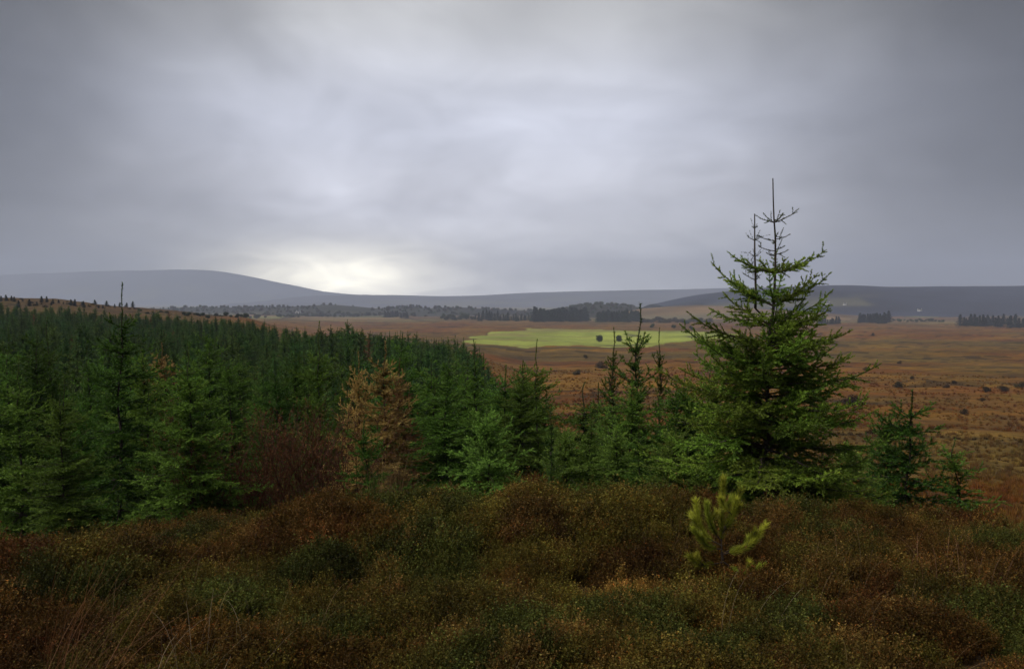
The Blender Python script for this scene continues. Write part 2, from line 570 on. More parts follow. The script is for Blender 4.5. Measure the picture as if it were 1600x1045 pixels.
ridge('hill', 'low wooded hills in a row below the far ridge', 1750, [(150, 487), (220, 483), (300, 480), (380, 481), (450, 480), (515, 476.5), (560, 480), (600, 484), (640, 479), (665, 483), (720, 481), (770, 484), (850, 487)], 260, (0.022, 0.024, 0.020), 11, 8, amp=0.5)
ridge('hill', 'dark rounded hill behind the far conifers', 1650, [(860, 488), (900, 479), (930, 474.5), (960, 476), (1000, 479.5), (1040, 484), (1090, 489)], 230, (0.026, 0.024, 0.014), 13, 6, amp=0.4)
ridge('hill', 'brown grassy hill behind the pasture', 1500, [(960, 493), (1000, 483), (1050, 478.5), (1090, 476.5), (1130, 478), (1180, 482), (1240, 485), (1300, 490), (1360, 494)], 260, (0.15, 0.095, 0.045), 15, 5, amp=0.4)


# ------------------------------------------------------------------ plant geometry
def basis(D):
    ref = np.where(np.abs(D[:, 2:3]) > 0.9, np.array([[1.0, 0, 0]]), np.array([[0, 0, 1.0]]))
    a = np.cross(D, ref); a /= np.linalg.norm(a, axis=1, keepdims=True) + 1e-9
    b = np.cross(a, D)
    return a, b


class Geo:
    def __init__(self, seed):
        self.rng = np.random.default_rng(seed)
        self.seg = []; self.sh = []

    def segment(self, p, q, r0, r1):
        self.seg.append((*p, *q, r0, r1))

    def shoot(self, p, d, L, tint):
        self.sh.append((*p, *d, L, tint))

    def wood(self, sides=4):
        S = np.array(self.seg)
        P, Q = S[:, :3], S[:, 3:6]; D = Q - P; D /= np.linalg.norm(D, axis=1, keepdims=True) + 1e-9
        a, b = basis(D)
        V = []
        for k in range(sides):
            f = 2 * math.pi * k / sides
            o = a * math.cos(f) + b * math.sin(f)
            V.append(P + o * S[:, 6:7]); V.append(Q + o * S[:, 7:8])
        V = np.stack(V, 1); n = len(S); m = 2 * sides
        base = np.arange(n)[:, None] * m
        T = []
        for k in range(sides):
            i0, i1 = 2 * k, 2 * k + 1; j0, j1 = 2 * ((k + 1) % sides), 2 * ((k + 1) % sides) + 1
            T.append(np.concatenate([base + i0, base + j0, base + j1], 1)); T.append(np.concatenate([base + i0, base + j1, base + i1], 1))
        return V.reshape(-1, 3), np.concatenate(T)

    def needles(self, per_m, nl, nw, dark, light, ang=52, quad=False):
        rng = self.rng
        S = np.array(self.sh)
        cnt = np.maximum(3, (S[:, 6] * per_m).astype(int))
        i = np.repeat(np.arange(len(S)), cnt); n = len(i)
        t = rng.random(n)
        P, D, L = S[i, :3], S[i, 3:6], S[i, 6]
        a, b = basis(D)
        f = rng.random(n) * 2 * math.pi
        al = np.radians(ang) * (1 - 0.55 * np.clip((t - 0.75) * 4, 0, 1)) * rng.uniform(0.8, 1.15, n)
        o = a * np.cos(f)[:, None] + b * np.sin(f)[:, None]
        nd = D * np.cos(al)[:, None] + o * np.sin(al)[:, None]
        base = P + D * (L * t)[:, None]
        ln = nl * rng.uniform(0.7, 1.15, n)
        w = np.cross(nd, rng.normal(size=(n, 3)) * 0.75 + np.array([0, 0, 1.0])); w /= np.linalg.norm(w, axis=1, keepdims=True) + 1e-9
        w *= (nw * 0.5 * rng.uniform(0.8, 1.2, n))[:, None]
        V = np.stack([base - w, base + w, base + nd * ln[:, None]], 1)
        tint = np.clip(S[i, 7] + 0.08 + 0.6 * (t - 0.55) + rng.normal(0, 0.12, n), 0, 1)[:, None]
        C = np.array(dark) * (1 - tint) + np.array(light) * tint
        C = np.repeat(C[:, None, :], 3, 1)
        return V.reshape(-1, 3), np.arange(n * 3).reshape(-1, 3), C.reshape(-1, 3)


def rot_in(d, side, ang):
    return d * math.cos(ang) + side * math.sin(ang)


def bough(G, base, az, elev, L, top, sp=0.075, sec=0.5, ter=True, bare=0.22, r=None, sag=0.35):
    """a spruce bough: an axis with herringbone side shoots; top = 0 at the foot of the tree, 1 at its tip"""
    rng = G.rng
    n = max(3, int(L / 0.13))
    step = L / n
    p = np.array(base, float); pts = [p]; dirs = []
    for i in range(n):
        t = (i + 0.5) / n
        e = elev - sag * (1 - top) * math.sin(math.pi * min(1, t * 1.15)) + 0.42 * (t - 0.35) * (0.45 + 0.55 * top)
        a2 = az + rng.normal(0, 0.05)
        d = np.array([math.cos(e) * math.cos(a2), math.cos(e) * math.sin(a2), math.sin(e)])
        dirs.append(d); p = p + d * step; pts.append(p)
    r0 = r if r else 0.004 + 0.009 * L
    for i in range(n):
        G.segment(pts[i], pts[i + 1], r0 * (1 - 0.8 * i / n), r0 * (1 - 0.8 * (i + 1) / n))
        if (i + 1) / n > bare + 0.1:
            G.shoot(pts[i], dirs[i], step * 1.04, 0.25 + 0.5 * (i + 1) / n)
    s = bare * L
    while s < L * 0.97:
        i = min(n - 1, int(s / step)); q = pts[i] + dirs[i] * (s - i * step); d = dirs[i]
        side = np.cross(d, [0, 0, 1.0]); side /= np.linalg.norm(side) + 1e-9
        upv = np.cross(side, d)
        for sg in (-1, 1):
            if rng.random() < 0.08: continue
            ln = max(0.045, min(0.55, (L - s) * sec * rng.uniform(0.7, 1.2))) * min(1, 0.45 + s / L * 1.6)
            sdv = rot_in(d, side * sg, math.radians(rng.uniform(38, 58))) + upv * rng.uniform(-0.55, 0.5)
            sdv /= np.linalg.norm(sdv)
            tn = 0.3 + 0.45 * s / L
            if ln > 0.17:
                m = max(2, int(ln / 0.12)); q2 = q.copy(); dd = sdv.copy()
                for k in range(m):
                    dd = dd + np.array([0, 0, -0.07 * (1 - top) + 0.05 * top]) + d * 0.06; dd /= np.linalg.norm(dd)
                    q3 = q2 + dd * ln / m
                    G.segment(q2, q3, 0.0035, 0.0025)
                    G.shoot(q2, dd, ln / m * 1.04, tn - 0.15 + 0.35 * (k + 1) / m)
                    if ter:
                        s2 = np.cross(dd, upv); s2 /= np.linalg.norm(s2) + 1e-9
                        for sg2 in (-1, 1):
                            if rng.random() < 0.12: continue
                            l3 = max(0.04, min(0.16, (ln * (1 - k / m)) * 0.5)) * rng.uniform(0.7, 1.2)
                            d3 = rot_in(dd, s2 * sg2, math.radians(rng.uniform(40, 58))) + upv * rng.uniform(-0.5, 0.4); d3 /= np.linalg.norm(d3)
                            G.shoot(q2 + dd * ln / m * 0.4, d3, l3, tn)
                    q2 = q3
            else:
                G.shoot(q, sdv, ln, tn + 0.1)
        if rng.random() < 0.75:
            d4 = d * 0.7 + upv * rng.choice([0.7, 0.5, -0.5]) + rng.normal(0, 0.2, 3); d4 /= np.linalg.norm(d4)
            G.shoot(q, d4, rng.uniform(0.06, 0.16), 0.5)
        s += sp * rng.uniform(0.8, 1.25)
    return pts


def stem(G, H, r0, wob=0.015, x0=0.0, y0=0.0, z0=0.0, n=None, lean=0.0, rmin=0.0045):
    n = n or max(5, int(H / 0.22)); rng = G.rng
    pts = []; x, y = x0, y0
    for i in range(n + 1):
        pts.append(np.array([x, y, z0 + H * i / n]))
        x += rng.normal(0, wob) + lean / n; y += rng.normal(0, wob)
    for i in range(n):
        f = lambda k: r0 * (1 - k / n) ** 1.15 + rmin
        G.segment(pts[i], pts[i + 1], f(i), f(i + 1))
    def P(h):
        t = min(max((h - z0) / H * n, 0), n - 1e-6); i = int(t)
        return pts[i] + (pts[i + 1] - pts[i]) * (t - i)
    return P


GREEN_D = (0.022, 0.064, 0.009); GREEN_L = (0.125, 0.255, 0.036)


def spruce_meshes(name, seed, H, W, sp=0.11, per_m=150, nl=0.030, nw=0.014, dark=GREEN_D, light=GREEN_L, leader=0.5, gap=0.36, nb=6, ter=True, sec=0.5, mat=None, sides=3, sparse=1.0, upright=0.0, bare=0.08):
    """one young spruce: returns (trunk mesh, crown mesh)"""
    T = Geo(seed); rng = T.rng
    P = stem(T, H, 0.0085 * H, 0.020)
    G = Geo(seed + 1)
    h = H - leader * rng.uniform(0.7, 1.2)
    k = 0
    while h > 0.12:
        f = 1 - h / H                                      # 0 at the top
        rad = W * (0.10 + 0.90 * min(1, f * 1.25) ** 0.85)
        top = max(0, min(1, h / H * 1.25 - 0.2))
        n = int(nb + rng.integers(-1, 2)) if k > 0 else 4
        a0 = rng.uniform(0, 6.28)
        for i in range(n):
            if rng.random() > sparse: continue
            az = a0 + 6.283 * i / n + rng.normal(0, 0.18)
            el = math.radians(-4 + 46 * top ** 1.3 + rng.normal(0, 6)) + upright
            bough(G, P(h), az, el, rad * rng.uniform(0.75, 1.18), top, sp, sec, ter, bare)
        for i in range(int(nb * 1.3 * sparse)):
            hh = h - gap * rng.uniform(0.25, 0.8)
            if hh > 0.1:
                bough(G, P(hh), rng.uniform(0, 6.28), math.radians(34 * top + rng.normal(0, 8)) + upright, rad * rng.uniform(0.35, 0.75), top, sp, sec, False, bare)
        h -= gap * rng.uniform(0.8, 1.2); k += 1
    for k in range(int(H * 26)):                           # short tufts on the stem itself
        hh = H * (0.15 + 0.68 * rng.random()); a = rng.uniform(0, 6.28)
        G.shoot(P(hh), np.array([math.cos(a) * .85, math.sin(a) * .85, .5]), rng.uniform(.08, .2) * W, rng.uniform(.1, .5))
    T.seg += G.seg
    for k in range(14):                                    # needles on the leading shoot
        a_, b_ = P(H - leader * 1.1 * (1 - k / 14)), P(H - leader * 1.1 * (1 - (k + 1) / 14))
        G.shoot(a_, (b_ - a_) / (np.linalg.norm(b_ - a_) + 1e-9), np.linalg.norm(b_ - a_), 0.45)
    tv, tt = T.wood(sides)
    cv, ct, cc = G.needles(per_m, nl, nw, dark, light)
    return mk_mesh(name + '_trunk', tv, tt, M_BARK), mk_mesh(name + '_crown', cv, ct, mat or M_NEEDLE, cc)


def plant(name, meshes, loc, s=1.0, sz=None, rz=0.0, label=None, cat='tree', group=None, tilt=0.0):
    e = bpy.data.objects.new(name, None); col.objects.link(e)
    e.empty_display_size = 0.1
    e.location = loc; e.scale = (s, s, sz or s); e.rotation_euler = (tilt, 0, rz)
    for nm, me in zip(('trunk', 'crown'), meshes):
        obj(nm, me, e)
    return tag(e, label, cat, group)


rnd = random.Random(5)

# ------------------------------------------------------------------ the tall spruce on the right
HX, HY = None, 9.4
b = at(1192, 770, HY); HX = b[0]
HZ = tz(HX, HY) - 0.05
HH = float(at(1196, 281, HY)[2] - HZ)


def hero():
    e = bpy.data.objects.new('spruce_tree', None); col.objects.link(e)
    e.location = (HX, HY, HZ)
    tag(e, 'tallest spruce, standing alone above the horizon with bare twin leader', 'tree')
    T = Geo(401)
    P = stem(T, HH, 0.036, 0.020, rmin=0.0065)
    v, t = T.wood(7)
    tr = obj('trunk', mk_mesh('trunk', v, t, M_BARK, sm=True), e)
    GL = Geo(403)
    for k in range(26):
        a_, b_ = P(HH - 1.3 + 1.3 * k / 26), P(HH - 1.3 + 1.3 * (k + 1) / 26)
        GL.shoot(a_, (b_ - a_) / np.linalg.norm(b_ - a_), np.linalg.norm(b_ - a_), 0.4)
    v, t, c = GL.needles(600, 0.018, 0.0040, (0.05, 0.055, 0.03), (0.10, 0.12, 0.05), ang=38)
    obj('needles', mk_mesh('needles', v, t, M_NEEDLE, c), tr)
    # the second, thinner leader to the left
    G2 = Geo(402)
    z0 = HH - 1.55
    P2 = stem(G2, 1.14, 0.011, 0.004, -0.125, -0.02, z0, lean=0.0, rmin=0.007)
    for f, L in ((0.55, 0.09), (0.72, 0.10), (0.42, 0.14), (0.85, 0.05), (0.3, 0.16)):
        for az in (0.2, 2.6, 4.4):
            bough(G2, P2(z0 + 1.14 * f), az + G2.rng.normal(0, .4), math.radians(28), L * G2.rng.uniform(.7, 1.2), 1.0, 0.06, 0.4, False, 0.2)
    G2.segment(np.array([-0.0, 0, z0 - 0.12]), np.array([-0.125, -0.02, z0]), 0.014, 0.011)
    v, t = G2.wood(5)
    l2 = obj('second_leader', mk_mesh('second_leader', v, t, M_BARK), e)
    v, t, c = G2.needles(430, 0.017, 0.0035, (0.03, 0.05, 0.03), (0.08, 0.12, 0.06))
    obj('needles', mk_mesh('needles', v, t, M_NEEDLE, c), l2)
    rng = np.random.default_rng(77)
    prof_h = [0.0, 0.50, 0.55, 1.0, 1.10, 1.4, 1.75, 2.15, 2.6, 3.0, 3.5, 4.2]
    prof_r = [0.0, 0.33, 0.33, 0.66, 0.66, 0.76, 0.88, 1.08, 1.32, 1.46, 1.56, 1.55]
    specs = []
    # the open top: hand-set whorls as in the photo (height below tip, azimuth, elevation, length)
    for az, el, L in ((0.15, 27, .36), (0.9, 24, .33), (2.9, 22, .24), (3.6, 30, .20), (5.0, 25, .2)):
        specs.append((0.52, az, el, L))
    for az, hb, L in ((0.1, .72, .19), (3.0, .74, .21), (1.5, .76, .14), (4.6, .7, .15), (0.4, .84, .16), (2.7, .86, .2), (5.6, .9, .17), (2.0, .92, .16)):
        specs.append((hb, az, 18, L))
    for az, el, L in ((0.05, 25, .68), (0.6, 22, .6), (1.3, 25, .5), (2.4, 22, .5), (3.02, 26, .62), (3.9, 20, .45), (4.7, 22, .4), (5.5, 24, .52)):
        specs.append((1.13, az, el, L))
    for az, el, L in ((3.05, 38, .92), (3.4, 30, .7), (2.2, 34, .7), (0.2, 36, .72), (5.9, 34, .75), (1.1, 34, .8), (4.3, 34, .7), (5.1, 30, .7)):
        specs.append((1.52, az, el, L))
    h = 1.78
    while h < HH - 0.12:
        R = float(np.interp(h, prof_h, prof_r)); top = max(0.0, 1 - h / HH)
        a0 = rng.uniform(0, 6.28); n = 7
        for i in range(n):
            specs.append((h + rng.uniform(-.03, .03), a0 + 6.283 * i / n + rng.normal(0, .15), 6 + 40 * top + rng.normal(0, 6), R * rng.uniform(0.82, 1.12)))
        for i in range(13):
            specs.append((h + rng.uniform(.05, .24), rng.uniform(0, 6.28), 10 + 36 * top + rng.normal(0, 8), R * rng.uniform(0.4, 0.75)))
        h += 0.25
    for k, (hb, az, el, L) in enumerate(specs):
        G = Geo(1000 + k)
        topf = max(0.0, 1 - hb / HH * 1.05)
        bough(G, P(HH - hb), az, math.radians(el), L, topf, (0.082 if L > .3 else 0.06) if hb > 1 else 0.16, (0.46 if L > .4 else 0.30) if hb > 1 else 0.2, L > .45, 0.18 if hb > 1 else 0.25, sag=0.45)
        v, t = G.wood(4)
        bo = obj('bough', mk_mesh('bough', v, t, M_BARK), e)
        if hb < 1.0:
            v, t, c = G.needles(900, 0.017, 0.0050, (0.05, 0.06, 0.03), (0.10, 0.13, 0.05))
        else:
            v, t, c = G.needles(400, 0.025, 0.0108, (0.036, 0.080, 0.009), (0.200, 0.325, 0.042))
        obj('needles', mk_mesh('needles', v, t, M_NEEDLE, c), bo)
    return e


hero()

# ------------------------------------------------------------------ prototypes of the young plantation trees
PROTO = [spruce_meshes('spruce_a', 11, 4.0, 1.30, 0.115, 300), spruce_meshes('spruce_b', 23, 4.0, 1.15, 0.115, 300, gap=0.42, leader=0.7),
         spruce_meshes('spruce_c', 37, 4.0, 1.40, 0.125, 290, nb=7), spruce_meshes('spruce_d', 51, 4.0, 1.05, 0.115, 300, leader=0.9, gap=0.45, sparse=0.85)]
PROTO += [spruce_meshes('spruce_e', 151, 4.0, 1.55, 0.13, 270, nb=6, leader=0.35, gap=0.30), spruce_meshes('spruce_f', 163, 4.0, 0.90, 0.11, 300, leader=1.0, gap=0.5, nb=5, upright=0.15)]
SMALL = [spruce_meshes('sapling_a', 61, 1.6, 0.85, 0.085, 520, 0.024, 0.0085, leader=0.28, gap=0.17, nb=6, light=(0.19, 0.34, 0.06), dark=(0.04, 0.095, 0.015)),
         spruce_meshes('sapling_b', 63, 1.6, 0.62, 0.085, 520, 0.024, 0.009, leader=0.42, gap=0.22, nb=5, sparse=0.85)]
PINE = [spruce_meshes('upright_a', 71, 3.0, 0.75, 0.16, 300, 0.036, 0.011, dark=(0.035, 0.075, 0.012), light=(0.12, 0.21, 0.035), leader=0.6, gap=0.40, nb=5, sec=0.42, ter=False, upright=0.45),
        spruce_meshes('upright_b', 73, 3.0, 0.55, 0.18, 300, 0.036, 0.011, dark=(0.035, 0.075, 0.012), light=(0.12, 0.20, 0.035), leader=0.75, gap=0.45, nb=4, sec=0.4, ter=False, upright=0.55)]
BROWN = [spruce_meshes('brown_a', 81, 3.4, 0.90, 0.11, 300, 0.028, 0.014, dark=(0.20, 0.115, 0.030), light=(0.48, 0.34, 0.12), leader=0.45, gap=0.24, nb=7, sparse=0.8)]
LOD = [spruce_meshes('far_spruce_%d' % i, 91 + i, 4.0, w, 0.20, 48, 0.075, 0.050, dark=(0.022, 0.058, 0.012), light=(0.085, 0.175, 0.036), ter=False, leader=0.55, gap=0.42, nb=6, sec=0.45, mat=M_FAR) for i, w in enumerate((1.2, 0.95, 1.45))]
LOD.append(spruce_meshes('far_brown', 99, 4.0, 1.0, 0.22, 40, 0.07, 0.045, dark=(0.09, 0.05, 0.02), light=(0.22, 0.14, 0.05), ter=False, leader=0.6, gap=0.45, nb=5, sec=0.45, mat=M_FAR))


def on(px, D):
    x = (px - 800) / F * D
    return x, D, tz(x, D)


def put(name, kind, px, D, top, label, Hp, wide=1.0, group=None, rz=None, cat='tree'):
    """stand a tree at photo column px and depth D with its tip at row top"""
    x, y, z = on(px, D)
    H = float(at(px, top, D)[2] - z) + 0.05
    s = H / Hp
    return plant(name, kind, (x, y, z - 0.05), s * wide, s, rz if rz is not None else rnd.uniform(0, 6.28), label, cat, group)


NAMED = [
    ('spruce_tree', PROTO[3], 180, 13.5, 442, 'tall spruce at left with crooked bare leader rising over the skyline', 4.0, 1.05),
    ('spruce_tree', PROTO[0], 100, 11.2, 600, 'bushy dark spruce at lower left beside the heather edge', 4.0, 1.15),
    ('spruce_tree', PROTO[2], 245, 11.6, 650, 'broad low spruce between the lower left spruce and red twiggy shrub', 4.0, 1.0),
    ('spruce_tree', PROTO[1], 30, 12.8, 555, 'dark spruce at the left edge of the view', 4.0, 1.2),
    ('spruce_tree', PROTO[0], 365, 15.0, 545, 'full green spruce left of the red twiggy shrub', 4.0, 1.1),
    ('spruce_tree', PROTO[1], 500, 16.5, 502, 'dark green spruce just left of the orange brown tree', 4.0, 1.05),
    ('spruce_tree', PROTO[2], 435, 19.0, 560, 'rounded green spruce behind the red twiggy shrub', 4.0, 1.0),
    ('spruce_tree', PROTO[0], 700, 13.0, 545, 'full green spruce just right of the orange brown tree', 4.0, 1.15),
    ('spruce_tree', PROTO[3], 745, 16.0, 530, 'slim spruce behind the pale little spruce', 4.0, 1.2),
    ('spruce_tree', PROTO[2], 810, 13.5, 570, 'dense green spruce behind and right of the pale little spruce', 4.0, 1.1),
    ('spruce_tree', PROTO[1], 840, 17.0, 530, 'spruce with bare forked leader against the brown bog', 4.0, 1.1),
    ('spruce_sapling', SMALL[0], 762, 8.9, 640, 'pale bright green little spruce at the heather edge in the centre', 1.6, 1.0),
    ('spruce_sapling', SMALL[1], 580, 8.6, 655, 'thin open sapling rising from dry grass below the orange brown tree', 1.6, 1.0),
    ('pine_tree', PINE[1], 860, 9.6, 632, 'slender young pine with upright shoots right of the pale little spruce', 3.0, 1.1),
    ('pine_tree', PINE[1], 953, 13.5, 512, 'thin spindly pine with bare leader left of the taller pine', 3.0, 1.0),
    ('pine_tree', PINE[0], 1000, 13.0, 474, 'tall young pine with upright shoots left of the tallest spruce', 3.0, 1.25),
    ('pine_tree', PINE[1], 1036, 14.0, 512, 'thin pine between the tall young pine and the tallest spruce', 3.0, 0.8),
    ('spruce_tree', PROTO[2], 1075, 11.6, 575, 'low spreading spruce touching the left side of the tallest spruce', 4.0, 1.15),
    ('spruce_tree', PROTO[0], 920, 11.5, 650, 'low bushy spruce in front of the spindly pine', 4.0, 1.2),
    ('spruce_tree', PROTO[1], 1000, 10.6, 655, 'low bushy spruce at the foot of the tall young pine', 4.0, 1.2),
    ('spruce_tree', PROTO[4], 985, 12.2, 590, 'bushy spruce filling the gap behind the tall young pine', 4.0, 1.3),
    ('spruce_tree', PROTO[0], 1050, 12.0, 585, 'bushy spruce merging into the left side of the tallest spruce', 4.0, 1.35),
    ('spruce_sapling', SMALL[0], 965, 11.0, 672, 'low bright spruce between the spindly pine and the tall young pine', 1.6, 1.15),
    ('spruce_sapling', SMALL[0], 885, 11.2, 668, 'low spruce right behind the slender pine', 1.6, 1.1),
    ('spruce_sapling', SMALL[0], 1055, 10.2, 668, 'low spruce close under the left boughs of the tallest spruce', 1.6, 1.2),
    ('spruce_tree', PROTO[2], 1120, 12.5, 560, 'bushy spruce half hidden behind the left of the tallest spruce', 4.0, 1.3),
    ('spruce_sapling', SMALL[1], 1427, 11.5, 612, 'young spruce with long leader right of the tallest spruce', 1.6, 1.25),
    ('spruce_sapling', SMALL[0], 1395, 12.0, 645, 'young spruce with thin leader nearest the right of the tallest spruce', 1.6, 1.0),
    ('spruce_sapling', SMALL[1], 1516, 11.8, 688, 'small spruce sapling near the right edge above the heather', 1.6, 1.35),
    ('spruce_sapling', SMALL[0], 1330, 10.6, 690, 'low spruce under the right boughs of the tallest spruce', 1.6, 1.1),
    ('dying_spruce', BROWN[0], 592, 12.9, 533, 'orange brown dying spruce in the middle of the plantation', 3.4, 1.15),
    ('dying_spruce', BROWN[0], 553, 13.9, 548, 'second brown spruce close behind the orange brown one', 3.4, 0.9),
    ('dying_spruce', BROWN[0], 628, 14.6, 560, 'greyish brown spruce right behind the orange brown one', 3.4, 0.9),
    ('dying_spruce', BROWN[0], 245, 30.0, 535, 'small far orange brown spruce among the green trees at left', 3.4, 1.2),
]
KEEP = []
for nm, kind, px, D, top, lab, Hp, wd in NAMED:
    put(nm, kind, px, D, top, lab, Hp, wd)
    KEEP.append(((px - 800) / F * D, D, 0.9 if D < 12 else 1.2))


# the rest of the plantation: nearest as trees of their own, the far ones as one mass
def plantation():
    rng = np.random.default_rng(9)
    pts = []
    rows = []
    y = 11.3
    while y < 175:
        rows.append(y); y += 1.65 if y < 26 else 2.15
    for j, y in enumerate(rows):
        cell = 1.65 if y < 26 else 2.15
        xa, xb = -0.80 * y - 2, 0.25 * y
        for i in range(int((xb - xa) / cell)):
            x = xa + (i + 0.5 * (j % 2)) * cell + rng.normal(0, 0.35); yy = y + rng.normal(0, 0.35)
            u = x / yy
            lim = np.interp(yy, [11, 15, 20, 26, 40, 70, 100, 170], [0.16, 0.20, 0.17, 0.06, 0.03, -0.015, -0.04, -0.10])
            if u > lim: continue
            # clearing with the red shrub and dying trees
            if 11 < yy < 13.6 and -0.40 < u < -0.10: continue
            if yy < 15 and -0.25 < u < -0.12: continue
            if any((x - a) ** 2 + (yy - b_) ** 2 < r * r for a, b_, r in KEEP): continue
            pts.append((x, yy))
    pts.sort(key=lambda p: math.hypot(*p))
    far = []
    pts = [p for p in pts if not (math.hypot(*p) < 14.5 and p[0] / p[1] < -0.12 and rng.random() < 0.5)]
    for k, (x, y) in enumerate(pts):
        z = tz(x, y)
        d = math.hypot(x, y)
        # sight line rule of the growth: height varies, edge rows and wetter ground differ
        if rng.random() < 0.10: continue
        H = rng.uniform(2.6, 4.6) * (0.75 + 0.5 * float(fbm(x / 7, y / 7, 171, 2))) * (1 + 0.35 * smooth(45, 90, d) * smooth(-0.32, -0.18, x / y))
        if d < 22: H = min(H, max(1.5, 1.65 - z - d * (rng.uniform(30, 80) if x / y < -0.12 else rng.uniform(75, 150)) / F))
        if k < 270:
            kind = PROTO[int(rng.integers(0, 6))] if d < 30 else LOD[int(rng.integers(0, 3))]
            s = H / 4.0
            plant('spruce_tree', kind, (x, y, z - 0.05), s * (rng.uniform(1.35, 1.9) if d < 24 and x / y > -0.12 else rng.uniform(0.95, 1.25)), s, rng.uniform(0, 6.28), ('young green spruce in the front ranks of the plantation, nearest the heather bank' if d < 18 else 'young green spruce in the middle ranks of the plantation' if d < 28 else 'small green spruce far back among the closed ranks of the plantation'), 'tree', 'front ranks of the plantation' if d < 18 else 'middle ranks of the plantation' if d < 28 else 'back ranks of the plantation')
        else:
            far.append((x, y, z - 0.1, H / 4.0, rng.uniform(0, 6.28), 3 if rng.random() < 0.02 else int(rng.integers(0, 3)), 1, 1, 1))
    return far


FAR = plantation()


# ------------------------------------------------------------------ scatter by geometry nodes (uncountable cover only)
def scatter(name, pts, protos, label):
    A = np.array(pts, float)
    me = bpy.data.meshes.new(name)
    me.vertices.add(len(A)); me.vertices.foreach_set('co', A[:, :3].astype(np.float32).ravel())
    def fa(n, t, v, key):
        at_ = me.attributes.new(n, t, 'POINT'); at_.data.foreach_set(key, v)
    fa('scl', 'FLOAT', A[:, 3].astype(np.float32), 'value')
    rot = np.zeros((len(A), 3), np.float32); rot[:, 2] = A[:, 4]
    fa('rot', 'FLOAT_VECTOR', rot.ravel(), 'vector')
    fa('pick', 'INT', A[:, 5].astype(np.int32), 'value')
    tn = np.ones((len(A), 4), np.float32); tn[:, :3] = A[:, 6:9]
    fa('tint', 'FLOAT_COLOR', tn.ravel(), 'color')
    o = obj(name, me)
    cl = bpy.data.collections.new(name + '_kinds')
    for i, pm in enumerate(protos):
        q = bpy.data.objects.new('%s_kind_%02d' % (name, i), pm); cl.objects.link(q)
    ng = bpy.data.node_groups.new(name, 'GeometryNodeTree')
    ng.interface.new_socket('Geometry', in_out='INPUT', socket_type='NodeSocketGeometry')
    ng.interface.new_socket('Geometry', in_out='OUTPUT', socket_type='NodeSocketGeometry')
    nn, ll = ng.nodes, ng.links
    gi = nn.new('NodeGroupInput'); go = nn.new('NodeGroupOutput')
    m2p = nn.new('GeometryNodeMeshToPoints'); m2p.inputs['Radius'].default_value = 0.001
    ci = nn.new('GeometryNodeCollectionInfo'); ci.inputs['Collection'].default_value = cl
    ci.inputs['Separate Children'].default_value = True
    ip = nn.new('GeometryNodeInstanceOnPoints'); ip.inputs['Pick Instance'].default_value = True
    def at_n(n, t):
        a = nn.new('GeometryNodeInputNamedAttribute'); a.data_type = t; a.inputs['Name'].default_value = n
        return [s for s in a.outputs if s.enabled and s.name == 'Attribute'][0]
    ll.new(gi.outputs[0], m2p.inputs['Mesh']); ll.new(m2p.outputs[0], ip.inputs['Points'])
    ll.new(ci.outputs[0], ip.inputs['Instance'])
    ll.new(at_n('pick', 'INT'), ip.inputs['Instance Index'])
    ll.new(at_n('rot', 'FLOAT_VECTOR'), ip.inputs['Rotation'])
    ll.new(at_n('scl', 'FLOAT'), ip.inputs['Scale'])
    ll.new(ip.outputs[0], go.inputs[0])
    md = o.modifiers.new('scatter', 'NODES'); md.node_group = ng
    tag(o, label, kind='stuff')
    return o


def joined(tm, cm, name):
    """trunk and crown in one mesh for the far mass"""
    def arr(me):
        v = np.empty(len(me.vertices) * 3, np.float32); me.vertices.foreach_get('co', v)
        t = np.empty(len(me.loops), np.int32); me.loops.foreach_get('vertex_index', t)
        return v.reshape(-1, 3), t.reshape(-1, 3)
    v1, t1 = arr(tm); v2, t2 = arr(cm)
    c2 = np.empty(len(v2) * 4, np.float32); cm.attributes['Col'].data.foreach_get('color', c2)
    C = np.concatenate([np.tile([0.05, 0.04, 0.03], (len(v1), 1)), c2.reshape(-1, 4)[:, :3]])
    return mk_mesh(name, np.concatenate([v1, v2]), np.concatenate([t1, t2 + len(v1)]), M_FAR, C)


scatter('plantation', FAR, [joined(t, c, 'far_tree') for t, c in LOD], 'far mass of young spruces covering the left slope')


